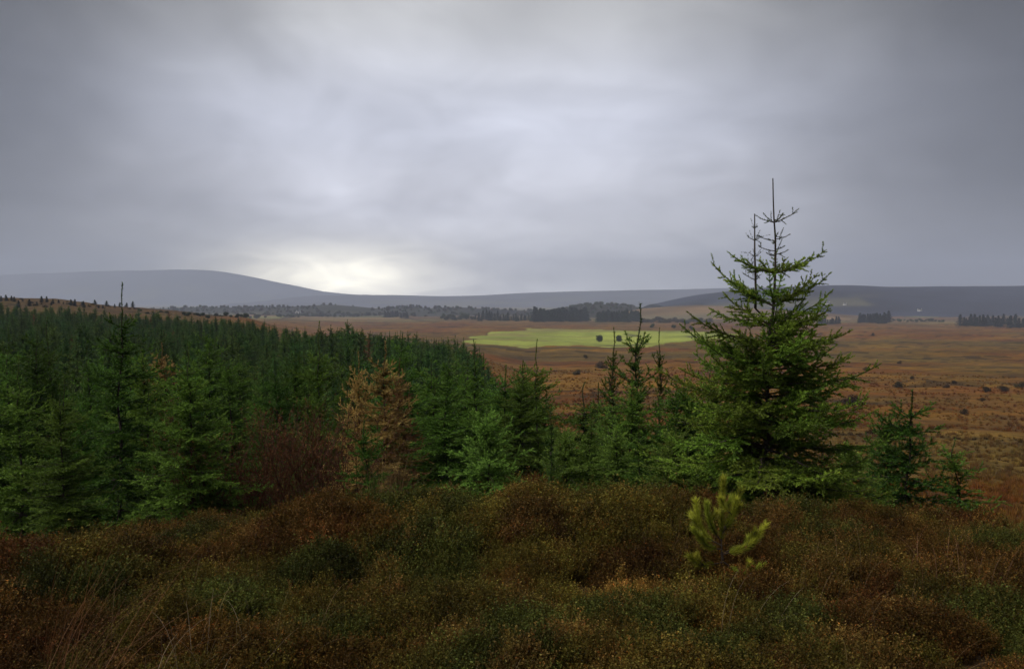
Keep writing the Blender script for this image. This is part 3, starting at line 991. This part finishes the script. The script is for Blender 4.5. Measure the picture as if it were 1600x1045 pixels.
# ------------------------------------------------------------------ heather
def heather_mesh(name, seed, pale=0.2, n_st=20, hgt=0.21, spread=0.15):
    """a springy little bush: short wiry stems that fork into brooms of tiny leaves"""
    rng = np.random.default_rng(seed)
    V = []; C = []
    def leaf(b0, d, L, wd, cc):
        w = np.cross(d, rng.normal(size=3)); w = w / (np.linalg.norm(w) + 1e-9) * wd
        V.extend([b0 - w, b0 + w, b0 + d * L]); C.extend([cc] * 3)
    for s in range(n_st):
        a = rng.uniform(0, 6.28); r = math.sqrt(rng.random())
        h = hgt * (1.05 - 0.45 * r * r) * rng.uniform(0.75, 1.15)
        p0 = np.array([math.cos(a), math.sin(a), 0]) * spread * 0.25 * r
        tip = np.array([math.cos(a) * r * spread, math.sin(a) * r * spread, h])
        leaf(p0, tip - p0, 1.0, 0.0018, np.array([0.45, 0.38, 0.33]))
        for q in range(6):
            t0 = rng.uniform(0.35, 0.85)
            b0 = p0 + (tip - p0) * t0
            f = rng.uniform(0, 6.28)
            d = np.array([math.cos(f) * 0.55, math.sin(f) * 0.55, 1.0]); d /= np.linalg.norm(d)
            L = hgt * rng.uniform(0.18, 0.40)
            n = int(L / 0.0085)
            tone = rng.uniform(0.65, 1.3)
            for i in range(n):
                t = i / n
                o = rng.normal(size=3); o[2] = abs(o[2]) * 0.8 + 0.2; o /= np.linalg.norm(o)
                k = tone * rng.uniform(0.75, 1.2) * (0.8 + 0.35 * t)
                cc = np.array([1, 1, 1]) * k
                if rng.random() < 0.12: cc = cc * np.array([1.6, 1.05, 0.8])
                leaf(b0 + d * L * t, o, rng.uniform(0.008, 0.016), rng.uniform(0.0022, 0.0040), cc)
            if rng.random() < pale:
                for i in range(3):
                    o = rng.normal(size=3); o[2] = abs(o[2]); o /= np.linalg.norm(o)
                    leaf(b0 + d * L, o, 0.010, 0.0042, np.array([2.3, 2.5, 3.2]) * rng.uniform(0.6, 1.0))
    V = np.array(V)
    return mk_mesh(name, V, np.arange(len(V)).reshape(-1, 3), M_HEATH, np.array(C))


HK = [heather_mesh('heather_tuft', 200 + i, (0.05, 0.12, 0.3, 0.08, 0.2, 0.02)[i]) for i in range(6)] + [heather_mesh('heather_sprig', 220 + i, 0.45, 8, 0.25, 0.08) for i in range(2)]


MOSS = sight(975, 955, 3.0)


def heather():
    rng = np.random.default_rng(33)
    pts = []
    n = 24000
    y = 1.2 + 13.8 * rng.random(n * 2) ** 0.85
    x = (rng.random(n * 2) * 2 - 1) * (0.95 * y + 1.0)
    d = np.hypot(x, y)
    edge = 8.3 + 1.6 * (fbm(x / 2, y / 2, 101, 2) - 0.5) + 0.5 * (x > 1) 
    keep = rng.random(len(x)) < np.where(d < edge, 1.0, 0.30)
    x, y, d = x[keep], y[keep], d[keep]
    dm, pid = domes(x, y)
    z = terrain(x, y) + 0.17 * dm - 0.06
    keep = (dm > 0.22) | (rng.random(len(x)) < 0.35)
    x, y, d, z, dm, pid = x[keep], y[keep], d[keep], z[keep], dm[keep], pid[keep]
    hum = fbm(x * 0.85 + 4, y * 0.85, 111, 2); tone = fbm(x * 0.75, y * 0.9, 121, 3) + 0.5 * (pid - 0.5); tone2 = 0.5 * fbm(x * 1.6 + 9, y * 1.6, 131, 3) + 0.5 * (pid * 7.3 % 1.0); fine = fbm(x * 5, y * 5, 141, 2)
    scl = (0.60 + 0.35 * dm + 0.35 * smooth(0.28, 0.72, hum)) * rng.uniform(0.65, 1.3, len(x))
    scl = np.where(d < 2.4, scl * 0.7, scl)
    russet = np.array([0.070, 0.041, 0.007]); olive = np.array([0.076, 0.062, 0.009]); green = np.array([0.046, 0.053, 0.009]); redd = np.array([0.070, 0.025, 0.009]); gold = np.array([0.15, 0.086, 0.020])
    for i in range(len(x)):
        t = tone[i]; c = olive * (1 - smooth(.42, .58, t)) + russet * smooth(.42, .58, t)
        w = smooth(.60, .70, tone2[i]); c = c * (1 - w) + green * w
        w = 0.45 * smooth(.66, .76, 1 - tone2[i]); c = c * (1 - w) + redd * w
        w = smooth(.64, .74, fine[i]) * 0.6; c = c * (1 - w) + gold * w
        w = math.exp(-((x[i] - MOSS[0]) ** 2 + (y[i] - MOSS[1]) ** 2) / 0.05); c = c * (1 - w) + np.array([0.26, 0.15, 0.03]) * w
        c = c * rng.uniform(0.6, 1.5) * (0.8 + 0.45 * (pid[i] * 3.7 % 1.0))
        pk = rng.choice([0, 1, 3, 5]) if t > .5 else rng.choice([1, 2, 4, 3])
        if rng.random() < 0.13: pk = 6 + int(rng.integers(0, 2)); c = c * 1.25
        pts.append((x[i], y[i], z[i] - 0.03, scl[i], rng.uniform(0, 6.28), pk, *c))
    scatter('heather', pts, HK, 'russet and olive heather covering the bank in the foreground')


heather()


def blades_mesh(name, seed, n, L, w, lean, spread, colr, curl=0.6, bias=None, seg=7):
    rng = np.random.default_rng(seed)
    V = []; T = []; C = []
    for i in range(n):
        a = rng.uniform(0, 6.28)
        if bias is not None: a = bias + rng.normal(0, 0.5)
        p = np.array([rng.normal(0, spread), rng.normal(0, spread), 0.0])
        ll = L * rng.uniform(0.5, 1.1); e = math.radians(90) - abs(rng.normal(0, lean)); k = rng.uniform(0.2, 1.3) * curl
        cc = np.array(colr) * rng.uniform(0.55, 1.4)
        sd_ = np.array([-math.sin(a), math.cos(a), 0])
        nv = len(V)
        for s in range(seg + 1):
            t = s / seg
            ww = w * (1 - 0.75 * t) * 0.5
            V += [p - sd_ * ww, p + sd_ * ww]; C += [cc, cc]
            ee = e - k * t * t * 1.6
            p = p + np.array([math.cos(a) * math.cos(ee), math.sin(a) * math.cos(ee), math.sin(ee)]) * ll / seg
        for s in range(seg):
            q = nv + 2 * s
            T += [(q, q + 1, q + 3), (q, q + 3, q + 2)]
    return mk_mesh(name, np.array(V), np.array(T), M_GRASS, np.array(C))


# dry grass clumps that stand out of the heather
def clump(px, py_base, D, seed, n, L, lean, spread, colr, label, curl=0.6, bias=None, w=0.004):
    x = (px - 800) / F * D
    z = tz(x, D) + 0.02
    o = obj('grass_clump', blades_mesh('grass_clump', seed, n, L, w, lean, spread, colr, curl, bias), None, (x, D, z))
    return tag(o, label, 'grass', 'dry grass clumps in the heather')


clump(60, 1045, 3.7, 1, 75, 1.15, 0.50, 0.08, (0.15, 0.068, 0.026), 'large clump of rusty bent grass at the lower left corner', 0.7, 0.35, 0.005)
clump(265, 990, 4.0, 2, 16, 0.55, 0.3, 0.12, (0.24, 0.19, 0.12), 'few pale grass stems beside the large rusty clump', 0.8)
clump(600, 790, 8.3, 3, 110, 0.85, 0.28, 0.10, (0.27, 0.165, 0.075), 'tan grass clump at the foot of the open sapling', 0.45)
clump(1505, 895, 5.3, 4, 60, 0.55, 0.35, 0.16, (0.16, 0.09, 0.045), 'thin brown grass clump near the right edge', 0.7)
clump(1165, 905, 4.55, 5, 12, 0.55, 0.8, 0.06, (0.30, 0.24, 0.15), 'few arched pale stems right of the bright pine seedling', 1.0, 0.3, 0.003)
clump(740, 1030, 3.55, 6, 7, 0.4, 0.45, 0.05, (0.28, 0.22, 0.13), 'few crossed pale stems at the bottom centre', 0.7, None, 0.003)
clump(1350, 880, 5.0, 7, 8, 0.5, 0.9, 0.12, (0.26, 0.19, 0.11), 'few arching stems between the pine seedling and the right clump', 0.9, 0.4, 0.003)
clump(345, 940, 4.4, 8, 9, 0.5, 0.3, 0.10, (0.26, 0.21, 0.13), 'thin upright pale stems in the heather left of centre', 0.9, None, 0.003)
clump(1250, 1000, 3.7, 9, 7, 0.45, 0.5, 0.12, (0.22, 0.16, 0.08), 'few thin stems low in front of the pine seedling', 0.8, None, 0.003)


def frond(px, py, L, label, seed):
    x, D, z = sight(px, py, 3.0)
    rng = np.random.default_rng(seed); V = []; T = []; C = []
    e = bpy.data.objects.new('fern_frond', None); col.objects.link(e); e.location = (x, D, z + 0.16)
    G = Geo(seed); p = np.array([0.0, 0, 0]); a = rng.uniform(0.6, 1.4)
    for i in range(12):
        q = p + np.array([math.cos(a) * 0.5, -0.25, 0.85 - 0.05 * i]) * L / 12
        G.segment(p, q, 0.0025, 0.002)
        for sg in (-1, 1):
            ln = L * 0.32 * (1 - i / 12.5)
            d = np.array([sg * 0.9, -0.1, 0.35]); tip = q + d * ln; w = np.array([0.0, 0.2, 1.0]) * ln * 0.12
            k = len(V); V += [q - w, q + w, tip]; T.append((k, k + 1, k + 2)); C += [np.array([0.30, 0.20, 0.09]) * rng.uniform(.7, 1.2)] * 3
        p = q
    v, t = G.wood(4); obj('stalk', mk_mesh('stalk', v, t, M_BARK), e)
    obj('leaflets', mk_mesh('leaflets', V, T, M_GRASS, np.array(C)), e)
    tag(e, label, 'fern')


frond(655, 862, 0.16, 'single small withered fern frond in the middle of the heather', 5)
frond(1182, 830, 0.20, 'withered fern frond beside the bright pine seedling', 8)


def loose_grass():
    rng = np.random.default_rng(71); n = 420
    y = rng.uniform(2.6, 9.5, n); x = rng.uniform(-0.9, 0.9, n) * y
    k = fbm(x * 0.6, y * 0.6, 191, 2) > 0.45
    x, y = x[k], y[k]; z = terrain(x, y)
    one = np.ones(len(x))
    pts = np.stack([x, y, z + 0.02, rng.uniform(.5, 1.2, len(x)), rng.uniform(0, 6.28, len(x)), rng.integers(0, 3, len(x)), one, one, one], -1)
    scatter('loose_grass', pts, [blades_mesh('loose_blades', 600 + i, 4 + 2 * i, 0.42, 0.0035, 0.5, 0.05, (0.16, 0.11, 0.05), 0.8) for i in range(3)], 'thin dry grass blades growing through the heather')


loose_grass()


# ------------------------------------------------------------------ the bright pine seedling
def seedling():
    x, D, z = sight(1130, 930, 3.0)
    e = bpy.data.objects.new('pine_seedling', None); col.objects.link(e); e.location = (x, D, z)
    tag(e, 'bright yellow green pine seedling standing in the heather', 'tree')
    S = Geo(701)
    def q(px, py, dy=0.0):
        return at(px, py, D + dy) - np.array([x, D, z])
    base = np.array([0, 0, 0.0])
    fork = q(1128, 862)
    S.segment(base, q(1131, 892), 0.011, 0.010); S.segment(q(1131, 892), fork, 0.010, 0.009)
    # shoots: points from the inside out
    shoots = [[(1128, 862, 0), (1127, 820, 0), (1128, 780, 0), (1130, 748, 0)],
              [(1127, 845, 0), (1112, 825, -.03), (1106, 805, -.05), (1104, 786, -.06)],
              [(1127, 852, 0), (1102, 838, .03), (1090, 815, .04), (1087, 782, .05)],
              [(1127, 835, 0), (1142, 815, .03), (1152, 790, .05), (1157, 766, .06)],
              [(1128, 830, 0), (1140, 812, -.05), (1147, 795, -.08), (1150, 780, -.09)],
              [(1128, 866, 0), (1150, 860, -.03), (1175, 850, -.05), (1196, 820, -.05)],
              [(1128, 864, 0), (1150, 856, .06), (1168, 856, .10), (1180, 843, .12)],
              [(1129, 876, 0), (1150, 892, -.05), (1172, 894, -.08), (1190, 883, -.08)],
              [(1129, 878, 0), (1108, 882, -.02), (1092, 884, -.05), (1077, 868, -.06)],
              [(1127, 858, 0), (1112, 856, -.06), (1100, 850, -.10), (1084, 826, -.12)]]
    rs = np.random.default_rng(15)
    for sh in list(shoots):
        for f in range(1):
            a_, b_ = sh[1 + f], sh[2 + f]
            m_ = ((a_[0] + b_[0]) / 2, (a_[1] + b_[1]) / 2, (a_[2] + b_[2]) / 2)
            sgn = rs.choice([-1, 1]); l_ = rs.uniform(12, 24)
            shoots.append([m_, (m_[0] + sgn * l_ * .35, m_[1] - l_ * .3, m_[2] + rs.uniform(-.03, .03)), (m_[0] + sgn * l_ * .6, m_[1] - l_ * .7, m_[2] + rs.uniform(-.05, .05)), (m_[0] + sgn * l_ * .75, m_[1] - l_ * 1.1, m_[2] + rs.uniform(-.06, .06))])
    for k, sh in enumerate(shoots):
        G = Geo(710 + k)
        P3 = [q(*s) for s in sh]
        # resample as a smooth line
        m = 14; tt = np.linspace(0, 1, m); arr = np.array(P3)
        t0 = np.linspace(0, 1, 4)
        C3 = np.stack([np.interp(tt, t0, arr[:, j]) for j in range(3)], -1)
        for it in range(3): C3[1:-1] = (C3[:-2] + 2 * C3[1:-1] + C3[2:]) / 4
        for i in range(m - 1):
            G.segment(C3[i], C3[i + 1], 0.005 * (1 - .5 * i / m), 0.005 * (1 - .5 * (i + 1) / m))
            d = C3[i + 1] - C3[i]; L = np.linalg.norm(d)
            if i >= 2: G.shoot(C3[i], d / L, L * 1.05, 0.15 + 0.6 * i / m)
        v, t = G.wood(5)
        br = obj('branch', mk_mesh('branch', v, t, M_BARK), e)
        v, t, c = G.needles(2100, 0.062, 0.0036, (0.15, 0.19, 0.02), (0.38, 0.43, 0.05), ang=40)
        obj('needles', mk_mesh('needles', v, t, M_NEEDLE, c), br)
    v, t = S.wood(6)
    obj('stem', mk_mesh('stem', v, t, M_BARK), e)


seedling()


# ------------------------------------------------------------------ red twiggy shrubs
def twig_shrub(px, D, top, label, seed, wide, colr=None):
    x, y, z = on(px, D)
    H = float(at(px, top, D)[2] - z)
    G = Geo(seed); rng = G.rng
    def grow(p, d, L, r, lv):
        n = 4
        for i in range(n):
            d = d + rng.normal(0, 0.11, 3) + np.array([0, 0, 0.05]); d /= np.linalg.norm(d)
            q = p + d * L / n
            G.segment(p, q, r * (1 - .15 * i), r * (1 - .15 * (i + 1)))
            if lv < 3:
                for k in range(2 if lv else 2):
                    if rng.random() < 0.75:
                        dd = d + rng.normal(0, 0.42, 3); dd /= np.linalg.norm(dd)
                        grow(q, dd, L * rng.uniform(.35, .6), r * .55, lv + 1)
            elif rng.random() < 0.8:
                G.shoot(q, d, 0.05, rng.random())
            p = q
    for s in range(17):
        a = rng.uniform(0, 6.28); rr = wide * math.sqrt(rng.random())
        d = np.array([math.cos(a) * .28, math.sin(a) * .28, 1.0]); d /= np.linalg.norm(d)
        grow(np.array([math.cos(a) * rr, math.sin(a) * rr, -0.05]), d, H * rng.uniform(.55, .8), 0.010, 1)
    e = bpy.data.objects.new('twig_shrub', None); col.objects.link(e); e.location = (x, y, z)
    v, t = G.wood(3); obj('twigs', mk_mesh('twigs', v, t, M_TWIG), e)
    v, t, c = G.needles(60, 0.035, 0.014, (0.070, 0.026, 0.011), (0.17, 0.072, 0.024), ang=60); obj('dead_leaves', mk_mesh('dead_leaves', v, t, M_GRASS, c), e)
    tag(e, label, 'shrub', 'red brown shrubs in the clearing')


twig_shrub(375, 11.6, 680, 'dark red brown twiggy shrub beside the left spruces', 801, 0.75)
twig_shrub(440, 12.0, 668, 'middle twiggy shrub of the red brown thicket', 802, 0.6)
twig_shrub(505, 11.8, 642, 'rusty red twiggy shrub left of the orange brown tree', 803, 0.5)


# ------------------------------------------------------------------ bog grass and bushes on the moor
def tuss_mesh(seed):
    rng = np.random.default_rng(seed); V = []; C = []
    for i in range(34):
        a = rng.uniform(0, 6.28); r = 0.22 * math.sqrt(rng.random()); L = rng.uniform(.25, .5); tl = rng.uniform(0.1, 0.7)
        p = np.array([math.cos(a) * r, math.sin(a) * r, -.05]); tip = p + np.array([math.cos(a) * tl, math.sin(a) * tl, 1.0]) * L
        w = np.array([-math.sin(a), math.cos(a), 0]) * 0.022
        V += [p - w, p + w, tip]; C += [np.ones(3) * rng.uniform(.6, 1.3)] * 3
    return mk_mesh('tussock', np.array(V), np.arange(len(V)).reshape(-1, 3), M_TUSS, np.array(C))


def moor_grass():
    rng = np.random.default_rng(44)
    n = 36000
    d = np.exp(rng.uniform(math.log(14), math.log(260), n))
    th = np.radians(rng.uniform(-8, 44, n))
    x = d * np.sin(th); y = d * np.cos(th)
    lim = np.interp(y, [11, 20, 26, 40, 70, 100, 170, 500], [0.2, 0.14, 0.07, 0.03, -0.02, -0.04, -0.1, -0.2])
    k = (x / y > lim) & (fbm(x / 9, y / 6, 151, 3) > 0.40) & (pasture_mask(x, y) < .5)
    x, y, d = x[k], y[k], d[k]
    z = terrain(x, y)
    Cg, _ = ground_colour(x, y, z)
    far_c = smooth(20, 40, d)[:, None]
    Cg = Cg * far_c + np.array([0.15, 0.085, 0.03]) * (1 - far_c)
    s = rng.uniform(.5, 1.25, len(x)) * (1 + 0.2 * smooth(80, 350, d))
    sat = rng.uniform(1.0, 1.9, (len(x), 1))
    pts = np.concatenate([np.stack([x, y, z, s, rng.uniform(0, 6.28, len(x)), rng.integers(0, 3, len(x))], -1), Cg * sat], 1)
    scatter('moor_grass', pts, [tuss_mesh(300 + i) for i in range(3)], 'rust and straw coloured bog grass spread over the moor')


moor_grass()


def leaf_ball(name, seed, H, W, n, leaf, dark, light, trunk=0.25, lobes=9):
    """a round broadleaf bush or tree: limbs and leaf clumps through its volume"""
    rng = np.random.default_rng(seed); G = Geo(seed)
    G.segment((0, 0, -0.1), (0, 0, H * (trunk + .2)), 0.035 * H, 0.02 * H)
    V = []; C = []
    cen = []
    for i in range(lobes):
        a = rng.uniform(0, 6.28); r = W * 0.55 * math.sqrt(rng.random())
        c = np.array([math.cos(a) * r, math.sin(a) * r, H * (trunk + (0.95 - trunk) * (0.12 + 0.6 * rng.random()))])
        cen.append(c); G.segment((0, 0, H * trunk), c, 0.016 * H, 0.006 * H)
    cen = np.array(cen)
    i = rng.integers(0, lobes, n)
    p = rng.normal(size=(n, 3)); p /= np.linalg.norm(p, axis=1, keepdims=True); p *= (rng.random((n, 1)) ** .45)
    p = cen[i] + p * np.array([W * .5, W * .5, H * (1 - trunk) * .30])
    p[:, 2] = np.maximum(p[:, 2], 0.02)
    d = rng.normal(size=(n, 3)); d /= np.linalg.norm(d, axis=1, keepdims=True)
    w = np.cross(d, rng.normal(size=(n, 3))); w /= np.linalg.norm(w, axis=1, keepdims=True)
    V = np.stack([p - w * leaf * .4, p + w * leaf * .4, p + d * leaf], 1).reshape(-1, 3)
    t = np.clip(0.5 * rng.random(n) + .25 + 0.2 * np.sin(i * 2.4), 0, 1)[:, None]
    C = np.repeat(np.array(dark) * (1 - t) + np.array(light) * t, 3, 0)
    tv, tt = G.wood(5)
    return mk_mesh(name + '_trunk', tv, tt, M_BARK), mk_mesh(name + '_crown', V, np.arange(len(V)).reshape(-1, 3), M_FAR, C)


ROUND = [leaf_ball('round_%d' % i, 500 + i, 1.0, 0.5, 1500, 0.09, (0.02, 0.035, 0.012), (0.06, 0.085, 0.03), 0.08) for i in range(2)]
BUSH = [leaf_ball('bush_%d' % i, 510 + i, 1.0, 0.75, 900, 0.11, (0.026, 0.024, 0.010), (0.085, 0.062, 0.022), 0.02, 6) for i in range(3)]
CON = [spruce_meshes('conifer_%d' % i, 520 + i, 4.0, w, 0.30, 24, 0.22, 0.16, dark=(0.010, 0.022, 0.014), light=(0.022, 0.045, 0.024), ter=False, leader=0.2, gap=0.45, nb=6, sec=0.4, mat=M_FAR) for i, w in enumerate((0.75, 0.9, 0.65))]


def bush(px, py, hpx, label, kind, name='moor_bush', cat='bush', wide=1.0, group='bushes dotted over the moor'):
    x, y, z = sight(px, py)
    H = hpx * 0.85 / F * y
    return plant(name, kind, (x, y, z - 0.03 * H), H * wide, H, rnd.uniform(0, 6.28), label, cat, group)


bush(936, 535, 16, 'round dark tree in the bright green field, left of a pair', ROUND[0], 'field_tree', 'tree', 1.05, 'pair of trees in the green field')
bush(967, 534, 12.5, 'rounder tree in the bright green field, right of a pair', ROUND[1], 'field_tree', 'tree', 1.25, 'pair of trees in the green field')
for px, py, hp, lab in ((1364, 525, 6, 'single dark bush far out on the right moor'), (1404, 606, 12, 'dark bush nearest the middle of the right moor'),
                        (1425, 594, 8, 'small bush just behind the dark moor bush'), (1353, 579, 8, 'small bush below the dark peat bank'),
                        (1405, 568, 6, 'tiny bush right of the peat bank'), (1478, 606, 9, 'low wide bush on the right moor'),
                        (1490, 600, 8, 'low bush behind the wide one on the right moor'), (1540, 613, 13, 'scrubby bush toward the right edge of the moor'),
                        (1567, 612, 12, 'scrubby bush second from the right edge of the moor'), (1592, 606, 14, 'scrubby bush at the right edge of the moor'),
                        (1326, 632, 22, 'dark low conifer bush behind the right boughs of the tallest spruce'), (1340, 640, 10, 'small scrub beside the conifer bush on the moor'),
                        (1320, 605, 9, 'small bush close to the tallest spruce on the moor'), (1507, 648, 13, 'brownish scrub low on the right moor'),
                        (1535, 628, 9, 'faint scrub in the hollow on the right moor'), (900, 586, 12, 'dark bush on the rusty bog left of the spindly pine'),
                        (940, 575, 14, 'dark bush on the rusty bog behind the spindly pine'), (915, 560, 8, 'small scrub on the bog edge below the green field')):
    bush(px, py, hp, lab, BUSH[rnd.randrange(3)], wide=rnd.uniform(.9, 1.4))
for px, py, hp, lab in ((1053, 514, 8, 'left round bush on the far edge of the green field'), (1081, 516, 8, 'right round bush on the far edge of the green field'),
                        (1019, 512, 8, 'bush behind the far edge of the green field'), (1073, 507, 9, 'dark bush above the pair on the field edge')):
    bush(px, py, hp, lab, ROUND[rnd.randrange(2)], 'hedge_bush', 'bush', 1.4, 'bushes along the field edge')

# far conifer blocks and lines of trees
rngF = np.random.default_rng(60)


def block(x0, x1, ybase, h0, h1, n, label, group, kinds=CON, depth=40, name='conifer', cat='tree', wide=1.0):
    for k in range(n):
        px = x0 + (x1 - x0) * (k + rngF.uniform(0.1, 0.9)) / n
        x, y, z = sight(px, ybase + rngF.uniform(-1.0, 1.0))
        y2 = y + rngF.uniform(0, depth); x2 = x * y2 / y
        H = rngF.uniform(h0, h1) / F * y
        kd = kinds[int(rngF.integers(0, len(kinds)))]
        u = H / (4.0 if kinds is CON else 1.0)
        plant(name, kd, (x2, y2, tz(x2, y2) - 0.3), u * 1.15 * wide, u, rngF.uniform(0, 6.28), label, cat, group)


block(833, 917, 502, 15, 22, 60, 'tall dark conifer in the block behind the green field', 'dark conifer block', wide=1.7)
block(934, 1000, 502.5, 12, 19, 44, 'dark conifer in the block right of the tallest far block', 'right hand conifer block', wide=1.7)
block(800, 832, 502, 8, 13, 8, 'lower dark conifer left of the far block', 'low conifers beside the block', wide=1.7)
block(742, 800, 501, 7, 16, 16, 'dark conifer in the loose row left of the far blocks', 'loose row of far conifers', wide=1.5)
block(1340, 1392, 505, 10, 18, 18, 'dark conifer in the clump on the right moor edge', 'conifer clump on the right', wide=1.6)
block(1280, 1312, 507, 7, 14, 9, 'dark conifer in the small clump beside the tallest spruce', 'small conifer clump', wide=1.6)
block(1395, 1475, 503, 3, 6, 16, 'low scrub tree in the line beyond the right moor', 'scrub line beyond the right moor', ROUND, 30, 'scrub_tree', 'tree', 1.3)
block(1500, 1640, 512, 12, 20, 34, 'dark conifer in the wood at the right edge', 'conifer wood at the right edge', depth=120, wide=1.7)
block(1000, 1110, 504, 5, 10, 24, 'bare scrub tree in the row behind the green field', 'scrub row behind the green field', BUSH, 30, 'scrub_tree', 'tree', 1.2)
block(690, 745, 500, 5, 11, 8, 'far dark tree on the brown flat left of the conifer row', 'trees on the brown flat', ROUND, 30, 'far_tree', 'tree', 1.2)
block(210, 420, 497, 4, 9, 26, 'far tree along the skyline behind the plantation', 'trees behind the plantation', ROUND, 60, 'far_tree', 'tree', 1.2)
block(-20, 210, 482, 5, 13, 34, 'dark conifer scattered on the brown rise at the far left', 'conifers on the left rise', depth=60, wide=1.6)
block(-20, 230, 484, 3, 6, 40, 'low scrub tree on the brown rise at the far left', 'scrub on the left rise', BUSH, 90, 'scrub_tree', 'tree', 1.4)


block(430, 560, 495, 3, 7, 26, 'far hedgerow tree left of the brown flat', 'hedgerow trees on the left flat', ROUND, 60, 'far_tree', 'tree', 1.4)
block(560, 745, 493, 3, 8, 34, 'far hedgerow tree across the brown flat', 'hedgerow trees across the flat', ROUND, 60, 'far_tree', 'tree', 1.4)
block(600, 640, 497, 7, 11, 10, 'dark conifer in the small clump on the brown flat', 'conifer clump on the flat', wide=1.6)


def far_woods():
    rng = np.random.default_rng(88); pts = []
    for o, n, f in ((RIDGES[3], 900, 0.5), (RIDGES[4], 420, 0.35)):
        me = o.data; v = np.empty(len(me.vertices) * 3, np.float32); me.vertices.foreach_get('co', v); v = v.reshape(260, 44, 3)
        for k in range(n):
            i = int(rng.integers(0, 258)); j = int(rng.integers(6, 24)) if f else int(rng.integers(5, 14))
            p = v[i, j] + (v[i + 1, j + 1] - v[i, j]) * rng.random(3)
            if fbm(np.array([p[0] / 160]), np.array([p[1] / 60]), 201, 3)[0] < 0.47: continue
            pts.append((p[0], p[1], p[2] - 1.0, rng.uniform(3.5, 8), rng.uniform(0, 6.28), 0 if rng.random() < .6 else 1, 1, 1, 1))
    t, c = ROUND[0]; t2, c2 = BUSH[0]
    scatter('far_wood', pts, [joined(t, c, 'far_wood_tree'), joined(t2, c2, 'far_wood_scrub')], 'dark woods and scrub on the low hills beyond the plain')


far_woods()


# ------------------------------------------------------------------ far white cottages
def cottage(px, py, wpx, label):
    from mathutils.bvhtree import BVHTree
    x, D, z = sight(px, py)                       # on the plain, or on whichever hill the sight line meets first
    dr = Vector(at(px, py, 1.0) - np.array([0, 0, CAMZ]))
    for o in RIDGES:
        bt = BVHTree.FromPolygons([v.co for v in o.data.vertices], [p.vertices for p in o.data.polygons])
        h = bt.ray_cast(Vector((0, 0, CAMZ)), dr.normalized())
        if h[0] is not None and h[0].y < D: x, D, z = h[0]
    W = wpx / F * D; H = W * 0.32; dp = W * 0.5
    e = bpy.data.objects.new('cottage', None); col.objects.link(e); e.location = (x, D, z); e.rotation_euler = (0, 0, rnd.uniform(-.3, .3))
    def box(name, x0, x1, y0, y1, z0, z1, m, par=e):
        V = [(a, b_, c) for a in (x0, x1) for b_ in (y0, y1) for c in (z0, z1)]
        T = [(0, 1, 3), (0, 3, 2), (4, 6, 7), (4, 7, 5), (0, 4, 5), (0, 5, 1), (2, 3, 7), (2, 7, 6), (0, 2, 6), (0, 6, 4), (1, 5, 7), (1, 7, 3)]
        return obj(name, mk_mesh(name, V, T, m), par)
    box('wall', -W / 2, W / 2, -dp / 2, dp / 2, -3, H, M_WALL)
    V = [(-W / 2 - .3, -dp / 2 - .4, H), (W / 2 + .3, -dp / 2 - .4, H), (W / 2 + .3, dp / 2 + .4, H), (-W / 2 - .3, dp / 2 + .4, H), (-W / 2 - .3, 0, H + dp * .42), (W / 2 + .3, 0, H + dp * .42)]
    rf = obj('roof', mk_mesh('roof', V, [(0, 1, 5), (0, 5, 4), (2, 3, 4), (2, 4, 5), (0, 4, 3), (1, 2, 5), (0, 3, 2), (0, 2, 1)], M_SLATE), e)
    for s in (-1, 1): box('chimney', s * W * .42 - .5, s * W * .42 + .5, -.5, .5, H + dp * .2, H + dp * .6, M_WALL, rf)
    for f in (-.3, .3): box('window', W * f - .8, W * f + .8, -dp / 2 - .05, -dp / 2 + .1, H * .35, H * .8, M_GLASS)
    box('door', -.6, .6, -dp / 2 - .05, -dp / 2 + .1, 0, H * .75, M_DOOR)
    tag(e, label, 'house', 'white cottages far off')


cottage(1293, 475.5, 6.5, 'white cottage at the foot of the right mountain beside the tallest spruce')
cottage(1320, 476.5, 5.0, 'white cottage right of the one beside the tallest spruce')
cottage(1437, 486, 6.0, 'white cottage farthest right below the dark mountain')
cottage(466, 489.5, 7.5, 'white cottage on the left in front of the wooded hills')

# ------------------------------------------------------------------ the damp air over the valley
def haze():
    x0, x1, y0, y1, z0, z1 = -9000, 9000, -9000, 8800, -60.0, 480.0
    V = [(a, b_, c) for a in (x0, x1) for b_ in (y0, y1) for c in (z0, z1)]
    T = [(0, 1, 3), (0, 3, 2), (4, 6, 7), (4, 7, 5), (0, 4, 5), (0, 5, 1), (2, 3, 7), (2, 7, 6), (0, 2, 6), (0, 6, 4), (1, 5, 7), (1, 7, 3)]
    m = bpy.data.materials.new('damp_air'); m.use_nodes = True
    N = NT(m.node_tree)
    pv = N.n('ShaderNodeVolumePrincipled')
    pv.inputs['Color'].default_value = (0.68, 0.77, 1.0, 1)
    pv.inputs['Density'].default_value = 0.0002
    pv.inputs['Anisotropy'].default_value = 0.0
    out = N.n('ShaderNodeOutputMaterial'); N.link(pv.outputs[0], out.inputs['Volume'])
    o = obj('haze', mk_mesh('haze', V, T, m))
    tag(o, 'thin damp blue haze filling the whole valley', kind='stuff')


haze()
